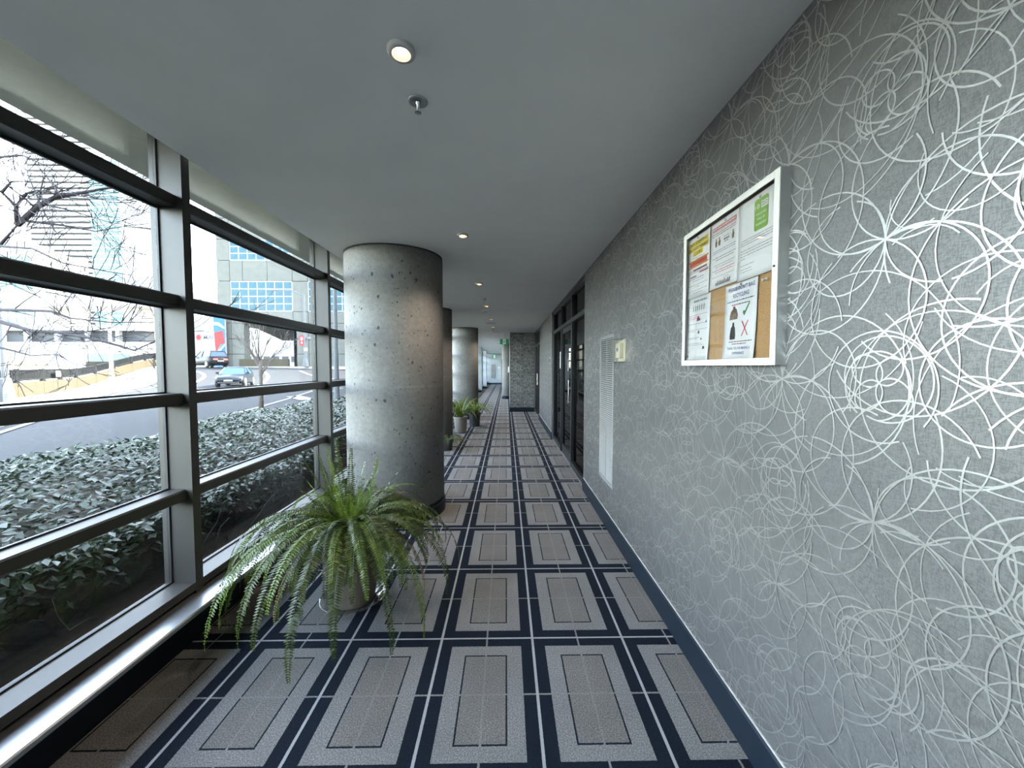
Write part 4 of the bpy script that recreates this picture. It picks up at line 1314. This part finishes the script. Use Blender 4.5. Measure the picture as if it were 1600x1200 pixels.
# ---- lamp posts
def lamp_post(loc, h, r, mat, label, arm=None, banner=False, base=True):
    p = thing('lamp_post', label, 'lamp post', loc, group='street poles outside')
    MB().lathe([(r * 1.3, 0), (r, h * 0.3), (r * 0.75, h)], 0, 0, 12).build('pole', mat, p, smooth=True)
    if base: MB().lathe([(r * 2.3, 0), (r * 2.2, 0.35), (r * 1.5, 0.9), (r * 1.2, 0.95)], 0, 0, 12).build('base', mat, p)
    if arm:
        a = MB().tube([(0, 0, h * 0.97), (arm * 0.35, 0, h + 0.25), (arm, 0, h + 0.35)], [r * .6, r * .5, r * .4], 6).build('arm', mat, p)
        MB().prism([(arm, h + 0.40), (arm * 1.25, h + 0.37), (arm * 1.25, h + 0.30), (arm, h + 0.28)], 'y', -.12, .12).build('lamp_head', mat, p)
    if banner:
        b = MB().box(-0.62, -0.10, -.015, .015, 2.35, 3.45).build('banner', 'mural_red', p)
        MB().prism([(-.50, 3.3), (-.22, 3.3), (-.22, 2.95), (-.36, 2.88), (-.50, 2.95)], 'y', -.018, -.015).build('banner_emblem', 'mural_white', b)
        MB().prism([(-.44, 2.80), (-.28, 2.80), (-.24, 2.62), (-.36, 2.48), (-.48, 2.62)], 'y', -.018, -.015).build('banner_emblem', 'mural_white', b)
        MB().lathe([(.02, 2.9), (.16, 2.95), (.2, 3.15), (.10, 3.3), (.01, 3.32)], 0.45, 0, 10).tube([(0, 0, 2.7), (.45, 0, 2.9)], .03, 5).build('globe_lamp', 'lamp_grey', p, smooth=True)
        MB().box(-.08, .26, -.16, -.08, 1.75, 2.1).build('control_box', 'lamp_pale', p)
lamp_post((-22.1, 43.4, 1.52 - .05), 8.0, 0.13, 'lamp_grey', 'grey street lamp with a red banner before the stadium', -3.2, True)
lamp_post((-22.9, 23.0, 0.12), 6.5, 0.085, 'lamp_pale', 'slim pale pole on the far sidewalk', None)
lamp_post((-19.4, 15.4, 0.12), 4.2, 0.10, 'lamp_grey', 'grey pole at the left edge of the nearest window', None)
lamp_post((-6.0, 13.9, 0.0), 7.0, 0.075, 'lamp_grey', 'dark pole seen through the third window bay', None, base=False)

# ---- trees
def grow(mbs, p, d, r, L_, depth, rnd, spread, lift=0.05, seg=5, minr=0.006):
    pts, rad = [p.copy()], [r]
    n = 4
    for k in range(n):
        d = (d + Vector((rnd.uniform(-1, 1), rnd.uniform(-1, 1), rnd.uniform(-.6, 1) + lift)) * 0.16).normalized()
        p = p + d * (L_ / n)
        pts.append(p.copy()); rad.append(max(minr, r * (1 - 0.5 * (k + 1) / n)))
    mbs.tube(pts, rad, seg)
    if depth <= 0: return
    for k in range(rnd.choice((2, 3, 3))):
        i = rnd.choice((2, 3, 4))
        ax = Vector((rnd.uniform(-1, 1), rnd.uniform(-1, 1), rnd.uniform(-1, 1))).normalized()
        nd = (d + ax * spread).normalized()
        grow(mbs, pts[i], nd, rad[i] * 0.7, L_ * rnd.uniform(0.55, 0.8), depth - 1, rnd, spread, lift, max(3, seg - 1), minr)

def young_tree():
    r = random.Random(4)
    t = thing('street_tree', 'young bare tree between the hedge and the road', 'tree', (-8.24, 13.2, 0))
    MB().tube([(0, 0, 0), (0.02, 0, .7), (0, .02, 1.35), (0.02, 0, 1.7)], [.085, .062, .055, .05], 8).build('trunk', 'bark', t, smooth=True)
    for i in range(11):
        a = 2 * PI * i / 11 + r.uniform(-.2, .2); z = 1.15 + 0.055 * i
        el = r.uniform(0.75, 1.15)
        b = MB()
        grow(b, Vector((0.01, 0.01, z)), Vector((math.cos(a) * math.cos(el), math.sin(a) * math.cos(el), math.sin(el))), 0.026, r.uniform(.75, 1.0), 3, r, 0.6, 0.3, 4, 0.0045)
        b.build('branch', 'bark', t)
young_tree()

def big_tree():
    """bare street tree whose trunk stands left of the windows; its limbs reach across the nearest bay"""
    r = random.Random(9)
    T = Vector((-10.6, 4.6, 0))
    t = thing('street_tree', 'large bare tree reaching branches across the nearest window bay', 'tree', T)
    MB().tube([(0, 0, 0), (0.05, 0.05, 1.2), (0.1, 0.2, 2.2), (0.15, 0.35, 2.9), (0.3, .6, 3.6), (.3, .8, 5.2), (.5, .8, 7)], [.24, .20, .18, .17, .12, .08, .03], 9).build('trunk', 'bark_dark', t, smooth=True)
    LIMBS = [([(-8.8, 5.89, 2.6), (-7.37, 5.46, 2.82), (-6.53, 5.21, 3.07), (-6.14, 5.08, 3.28)], 0.0465), ([(-6.14, 5.08, 3.28), (-5.8, 5.02, 3.49), (-5.53, 4.96, 3.57), (-5.26, 4.96, 3.62), (-4.97, 5.02, 3.71), (-4.49, 5.15, 3.82)], 0.0372), ([(-6.14, 5.08, 3.28), (-6.0, 4.96, 3.46), (-6.01, 4.84, 3.58), (-6.16, 4.71, 3.67)], 0.027899999999999998), ([(-6.0, 4.96, 3.46), (-5.8, 4.9, 3.59), (-5.61, 4.84, 3.6), (-5.22, 4.71, 3.53)], 0.0186), ([(-6.01, 4.84, 3.58), (-5.81, 4.77, 3.67), (-5.47, 4.65, 3.62)], 0.0186), ([(-7.37, 5.46, 2.82), (-6.22, 4.96, 2.98), (-5.54, 4.71, 2.88), (-5.05, 4.59, 2.68), (-4.62, 4.59, 2.6), (-4.35, 4.65, 2.56)], 0.0186), ([(-6.04, 5.08, 3.33), (-5.7, 5.21, 3.32), (-5.43, 5.33, 3.29), (-5.14, 5.52, 3.44)], 0.01736), ([(-8.72, 5.83, 2.45), (-6.74, 5.33, 2.1), (-6.11, 5.15, 1.96), (-5.72, 5.08, 1.94), (-5.11, 4.96, 1.84), (-4.78, 4.9, 1.76), (-4.59, 4.9, 1.7), (-4.36, 4.96, 1.83)], 0.031), ([(-8.72, 5.83, 2.45), (-6.42, 5.08, 2.22), (-5.88, 4.9, 2.19), (-5.5, 4.84, 2.17), (-5.21, 4.77, 2.08), (-4.82, 4.84, 2.04), (-4.32, 4.96, 2.05)], 0.0248), ([(-5.72, 5.08, 1.94), (-5.33, 5.02, 1.93), (-4.91, 4.96, 1.99), (-4.75, 4.96, 2.08)], 0.01116), ([(-8.38, 5.58, 1.88), (-6.6, 5.21, 1.75), (-6.05, 5.08, 1.64), (-5.57, 5.08, 1.67)], 0.0186), ([(-6.39, 4.59, 4.07), (-5.39, 4.34, 3.73), (-5.08, 4.28, 3.72), (-4.79, 4.28, 3.59)], 0.0186), ([(-8.8, 5.89, 2.6), (-7.47, 5.21, 3.49), (-6.39, 4.59, 4.07), (-5.74, 4.34, 4.55)], 0.0496)]
    for pts, r0 in LIMBS:
        m = MB()
        P = [Vector(p) - T for p in pts]
        rad = [r0 * (1 - 0.8 * i / (len(P) - 1)) for i in range(len(P))]
        m.tube(P, rad, 6)
        b = m.build('limb', 'bark_dark', t, smooth=True)
        w = MB()
        for i in range(1, len(P)):
            for q in range(2):
                f_ = r.random(); p = P[i - 1].lerp(P[i], f_); d = (P[i] - P[i - 1]).normalized()
                ax = Vector((r.uniform(-1, 1), r.uniform(-1, 1), r.uniform(-1, 1))).normalized()
                grow(w, p, (d + ax * 0.9).normalized(), max(0.006, rad[i] * 0.42), r.uniform(.35, .75), 2, r, 0.7, 0.0, 3, 0.004)
        w.build('twigs', 'bark_dark', b)['kind'] = 'stuff'
big_tree()

# ---- cars
def car(loc, rz, paint, label, suv=False):
    c = thing('car', label, 'car', loc, rz)
    # length along +x (front), stations: x, half width, z bottom, z shoulder, z top of body
    S = [(-2.25, .70, .42, .62, .80), (-2.15, .80, .30, .66, .98), (-1.7, .88, .24, .70, 1.00), (-.9, .90, .22, .70, .96), (.4, .90, .22, .68, .94), (1.05, .89, .22, .66, .92), (1.75, .85, .24, .62, .84), (2.12, .76, .28, .58, .72), (2.28, .62, .36, .52, .60)]
    if suv: S = [(x, w, zb, zs * 1.1, zt * 1.12) for x, w, zb, zs, zt in S]
    m = MB()
    for x, w, zb, zs, zt in S:
        m.v += [(x, -w * .9, zb), (x, -w, zb + .12), (x, -w, zs), (x, -w * .93, zt), (x, 0, zt + .03), (x, w * .93, zt), (x, w, zs), (x, w, zb + .12), (x, w * .9, zb)]
    for i in range(len(S) - 1):
        for k in range(9):
            a, b = i * 9 + k, i * 9 + (k + 1) % 9
            m.f.append((a, b, b + 9, a + 9))
    m.f.append(tuple(range(8, -1, -1))); e = (len(S) - 1) * 9; m.f.append(tuple(range(e, e + 9)))
    m.build('body', paint, c, smooth=True)
    hh = 1.68 if suv else 1.46
    zb = 1.04 if suv else .93
    xr0, xr1 = (-2.0, -1.75) if suv else (-1.75, -.95)
    xf0, xf1 = (1.1, .35) if suv else (1.1, .25)
    g = MB()
    g.v += [(xr0, -.80, zb), (xf0, -.80, zb), (xf1, -.60, hh - .05), (xr1, -.60, hh - .05), (xr0, .80, zb), (xf0, .80, zb), (xf1, .60, hh - .05), (xr1, .60, hh - .05)]
    g.f += [(0, 1, 2, 3), (5, 4, 7, 6), (1, 5, 6, 2), (4, 0, 3, 7)]
    g.build('windows', 'car_glass', c)
    rf = MB()
    rf.v += [(xr1 - .05, -.61, hh - .06), (xf1 + .05, -.61, hh - .06), (xf1 + .05, .61, hh - .06), (xr1 - .05, .61, hh - .06), (xr1 + .1, -.5, hh), (xf1 - .15, -.5, hh + .01), (xf1 - .15, .5, hh + .01), (xr1 + .1, .5, hh)]
    rf.f += [(0, 3, 2, 1), (4, 5, 6, 7), (0, 1, 5, 4), (1, 2, 6, 5), (2, 3, 7, 6), (3, 0, 4, 7)]
    rf.build('roof', paint, c)
    for s in (-1, 1):
        pl = MB()
        for a, b in (((xf0, s * .81, zb), (xf1, s * .61, hh - .05)), ((xr0, s * .81, zb), (xr1, s * .61, hh - .05)), ((-.25, s * .82, zb), (-.25, s * .62, hh - .05))):
            pl.tube([a, b], .035, 5)
        pl.build('pillar', paint, c)
        MB().prism([(0.72, zb + .02), (0.95, zb + .02), (0.95, zb + .15), (0.76, zb + .15)], 'y', s * .84, s * 1.02).build('mirror', paint, c)
        MB().prism([(1.78, .66), (2.14, .58), (2.20, .66), (1.82, .78)], 'y', s * .52, s * .79).build('headlight', 'headlight', c)
        MB().box(-2.27, -2.05, s * .45 - .2, s * .45 + .2, .74, .90).build('tail_light', 'taillight', c)
        for x in (-1.38, 1.42):
            w = MB().lathe([(.02, -.11), (.20, -.11), (.325, -.10), (.335, 0), (.325, .10), (.20, .11), (.02, .11)], 0, 0, 20).build('tyre', 'tyre', c, (x, s * .80, .335), smooth=True); w.rotation_euler = (PI / 2, 0, 0)
            q = MB().lathe([(.0001, .0), (.19, .0), (.20, .02)], 0, 0, 14).build('hub', 'grey_metal', w, (0, 0, -s * .115))
    MB().box(2.22, 2.285, -.26, .26, .44, .55).build('number_plate', 'headlight', c)
    MB().box(-2.29, -2.24, -.26, .26, .60, .72).build('number_plate', 'headlight', c)
    MB().box(2.18, 2.26, -.5, .5, .57, .66).build('grille', 'tyre', c)
    MB().box(1.9, 2.30, -.62, .62, .30, .40).build('bumper', 'tyre', c)
    return c
car((-20.5, 29.9, 0.03), math.radians(-67), 'car_navy', 'dark navy car driving towards the windows along the road')
c2 = car((-30.9, 41.2, 1.43), math.radians(150), 'car_black', 'black estate car higher up the road, seen from behind its tail', True)

# ---- stadium-like building with blue windows
YB = 50.0
bd = thing('stadium_building', 'grey concrete building with blue gridded windows and an underpass', 'building', (-27, YB, 1.4))
def bx(m, x0, x1, y0, y1, z0, z1): return m.box(x0 + 27, x1 + 27, y0 - YB, y1 - YB, z0 - 1.4, z1 - 1.4)
XS = [-36.3, -34.66, -33.07, -30.0, -26.9, -25.0, -19.6, -14.5, -9.0]
ZS = [1.4, 3.1, 5.0, 6.98, 8.44, 12.24, 14.8, 17.4, 20.0, 23.0]
core = MB(); bx(core, -36.3, -9, YB + .3, YB + 16, 6.98, 23.0); bx(core, -36.3, -33.07, YB + .3, YB + 1.1, 1.4, 6.98); bx(core, -26.5, -9, YB + .3, YB + 16, 1.4, 6.98)
core.build('core', 'concrete_smooth', bd)
def is_win(i, j):
    xa, za = XS[i], ZS[j]
    return za in (8.44, 14.8) and ((-34.7 < xa < -27) or (-25.1 < xa < -19.7) or (-14.6 < xa < -14))
def is_portal(i, j): return -33.1 < XS[i] < -27 and ZS[j] < 6.9
for i in range(len(XS) - 1):
    for j in range(len(ZS) - 1):
        if is_win(i, j) or is_portal(i, j): continue
        bx(MB(), XS[i] + .03, XS[i + 1] - .03, YB, YB + .32, ZS[j] + .03, ZS[j + 1] - .03).build('concrete_panel', 'concrete_smooth', bd)
def win_block(x0, x1, z0, z1, nx, nz):
    w = thing('window', None, None); w.parent = bd
    fr_ = MB(); bx(fr_, x0, x1, YB + .16, YB + .30, z0, z1); fr_.build('window_back', 'tower_shade', w)
    sx, sz = (x1 - x0) / nx, (z1 - z0) / nz
    me = MB().box(0, sx - .12, 0, .06, 0, sz - .12).mesh('pane', 'facade_glass')
    for i in range(nx):
        for j in range(nz):
            inst('pane', me, w, (x0 + 27 + i * sx + .06, .08, z0 - 1.4 + j * sz + .06), rot=(math.radians(random.uniform(-.6, .6)), 0, math.radians(random.uniform(-.6, .6))))
    g_ = MB()
    for i in range(nx + 1): bx(g_, x0 + i * sx - .06, x0 + i * sx + .06, YB + .04, YB + .2, z0, z1)
    for j in range(nz + 1): bx(g_, x0, x1, YB + .05, YB + .2, z0 + j * sz - .06, z0 + j * sz + .06)
    g_.build('glazing_bars', 'mural_white', w)
win_block(-34.6, -26.95, 8.5, 12.2, 7, 4)
win_block(-34.6, -26.95, 14.85, 17.35, 7, 3)
win_block(-24.95, -19.65, 8.5, 12.2, 5, 4)
win_block(-24.95, -19.65, 14.85, 17.35, 5, 3)
# underpass: soffit dropping to the back, slanted navy flank, low wall in front
so = MB()
so.v += [(-33.07 + 27, 0.3, 5.58), (-26.9 + 27, 0.3, 5.58), (-28.6 + 27, 15.5, 4.4), (-37 + 27, 15.5, 4.4), (-33.07 + 27, 0.3, 5.75), (-26.9 + 27, 0.3, 5.75), (-28.6 + 27, 15.5, 5.75), (-37 + 27, 15.5, 5.75)]
so.f += [(0, 1, 2, 3), (4, 7, 6, 5), (0, 4, 5, 1), (2, 6, 7, 3), (1, 5, 6, 2), (3, 7, 4, 0)]
so.build('soffit', 'concrete_smooth', bd)
fk = MB()
fk.v += [(-26.9 + 27, 0.0, 0), (-26.9 + 27, 0, 5.58), (-28.3 + 27, 3.0, 5.58), (-26.9 + 27, 3.0, 0), (-26.5 + 27, 0.0, 0), (-26.5 + 27, 0, 5.58), (-26.5 + 27, 3, 5.58), (-26.5 + 27, 3, 0)]
fk.f += [(0, 1, 2, 3), (4, 7, 6, 5), (0, 4, 5, 1), (3, 2, 6, 7), (1, 5, 6, 2)]
fk.build('slanted_flank', 'navy_panel', bd)
bx(MB(), -33.0, -27.0, YB - 1.2, YB - .8, 1.4, 2.45).build('low_wall', 'concrete_pale', bd)
# lit hall seen through the underpass
hl = thing('distant_shed', 'pale sunlit building seen through the underpass', 'building', (-50, 95, 1.4))
MB().box(-16, 16, 0, 8, 0, 9).build('wall', 'tower_white', hl)
for k in range(14): MB().box(-15 + k * 2.2, -13.4 + k * 2.2, -.05, 0, 1.2, 2.6).build('window', 'tower_shade', hl)

# painted hoarding left of the building
ho = thing('painted_hoarding', 'white hoarding with red leaf and letters, red and blue stripes', 'hoarding', (-35.9, 49.2, 1.4))
MB().box(-4.2, 1.0, 0, .25, 0, 6.4).build('board', 'mural_white', ho)
MB().prism([(-.35, 6.4), (.98, 6.4), (.98, .1), (-.75, .1), (-.2, 1.6), (.55, 2.9), (-.35, 4.4)], 'y', -.03, 0).build('blue_stripe', 'mural_blue', ho)
MB().prism([(-.30, 4.3), (.70, 4.6), (.98, 3.0), (.45, 2.9), (-.15, 1.9), (-.25, 3.0)], 'y', -.05, -.03).build('red_stripe', 'mural_red', ho)
MB().prism([(-.9, 5.7), (.3, 5.6), (.98, 5.0), (.98, 4.75), (.2, 5.2), (-.9, 5.3)], 'y', -.05, -.03).build('white_arrow', 'mural_white', ho)
MB().prism([(-.75, .1), (-.2, 1.7), (.98, 3.0), (.98, 2.7), (.0, 1.5), (-.45, .1)], 'y', -.055, -.05).build('white_arrow', 'mural_white', ho)
lf = []
for k in range(11):
    a = math.radians(90 + k * 360 / 11)
    for rr_, da in ((0.52, 0), (0.22, 180 / 11)):
        lf.append((-2.25 + rr_ * math.cos(a + math.radians(da)), 3.75 + rr_ * math.sin(a + math.radians(da))))
MB().prism(lf, 'y', -.03, 0).build('red_leaf', 'mural_red', ho)
vs, fs = text_polys('MAI', 0.55, 1.2)
m = MB(); m.v = [(x - 1.05, -.02, y + 3.5) for x, y in vs]; m.f = fs
m.build('lettering', 'lamp_grey', ho)

# ---- towers and far structures
def slab_tower(name, x0, x1, y, z_top, fh, mat, label, depth=18.0, slab=True, base=1.42):
    t = thing(name, label, 'tower', (x0, y, base), group='towers on the skyline')
    w = x1 - x0
    MB().box(0, w, 1.6, depth, 0, z_top - base).build('core', mat, t)
    n = int((z_top - base) / fh)
    sl = MB().box(-.2, w + .2, 0, 1.7, 0, 1.9).mesh('balcony', 'tower_white')
    gl = MB().box(.4, w - .4, 1.45, 1.62, 0, fh - 1.9).mesh('glazing', 'tower_shade')
    for k in range(n):
        inst('balcony', sl, t, (0, 0, k * fh)); inst('glazing', gl, t, (0, 0, k * fh + 1.9))
    MB().box(w * .3, w * .7, 4, depth - 3, z_top - base, z_top - base + 5).build('roof_plant', mat, t)
slab_tower('apartment_tower', -261, -226, 220, 142, 3.05, 'tower_white', 'white tower with rows of long balconies, left in the nearest window')
def grid_tower(x0, x1, y, z_top, nx, fh, mat, pane, label, base=1.42, depth=20):
    t = thing('apartment_tower', label, 'tower', (x0, y, base), group='towers on the skyline')
    w = x1 - x0
    MB().box(0, w, .2, depth, 0, z_top - base).build('core', mat, t)
    n = int((z_top - base) / fh); sx = w / nx
    for k in range(nx):
        p = MB()
        for j in range(n): p.box(.25, sx - .25, 0, .25, j * fh + .35, j * fh + fh - .35)
        p.build('window_column', pane, t, (k * sx, -.02, 0))
    MB().box(w * .25, w * .75, 4, depth - 4, z_top - base, z_top - base + 4).build('roof_plant', mat, t)
grid_tower(-218.5, -198, 212, 112, 7, 3.0, 'tower_white', 'tower_teal', 'teal glass tower in the middle of the nearest window')
grid_tower(-196.5, -181, 205, 126, 5, 3.0, 'tower_white', 'lamp_pale', 'plain white tower beside the window post of the nearest bay')
grid_tower(-215, -177, 150, 46, 12, 3.2, 'lamp_pale', 'tower_teal', 'low teal glass block under the branches at far left')
ex = thing('elevated_road', 'pale elevated road on piers behind the barrier', 'bridge', (-80, 72, 1.4))
MB().box(-45, 34, 0, 7, 11.0, 12.6).build('deck', 'tower_white', ex)
MB().box(-45, 34, -.3, 0, 11.0, 13.6).build('parapet', 'tower_white', ex)
for k in range(5):
    MB().box(-38 + 16 * k, -36 + 16 * k, 2, 5, 0, 11).build('pier', 'tower_white', ex)
rw = thing('low_depot', 'long low pale building with a dark window strip beyond the railing', 'building', (-75, 66, 1.4))
MB().box(-22, 14, 0, 3, 0, 4.2).build('lower_wall', 'tower_white', rw)
MB().box(-22, 14, 1.2, 3, 4.2, 6.1).build('dark_strip', 'tower_shade', rw)
MB().box(-23, 15, -.4, 3.4, 6.1, 6.9).build('roof', 'tower_white', rw)
for k in range(7): MB().box(-20 + 5 * k, -19.4 + 5 * k, .2, .8, 4.2, 6.1).build('post', 'tower_white', rw)
gp = thing('glass_screen', 'teal glass screen at the end of the railing', 'screen', (-60, 60, 1.4))
MB().box(-3.2, 3.2, 0, .1, .9, 2.1).build('pane', 'tower_teal', gp)
MB().box(-3.4, 3.4, -.1, .2, 0, .9).build('base', 'concrete_pale', gp)
gb = MB()
gb.v = [(-58, 33, 1.0), (-40, 30, 0.9), (-42, 38, 1.6), (-62, 44, 2.6)]; gb.f = [(0, 1, 2, 3)]
gb.v += [(x, y, 0.2) for x, y, z in gb.v]; gb.f += [(0, 4, 5, 1), (1, 5, 6, 2), (2, 6, 7, 3), (3, 7, 4, 0)]
tag(gb.build('floor_grass_bank', 'dry_grass'), 'dry yellow grass bank behind the railing', 'grass', kind='structure')
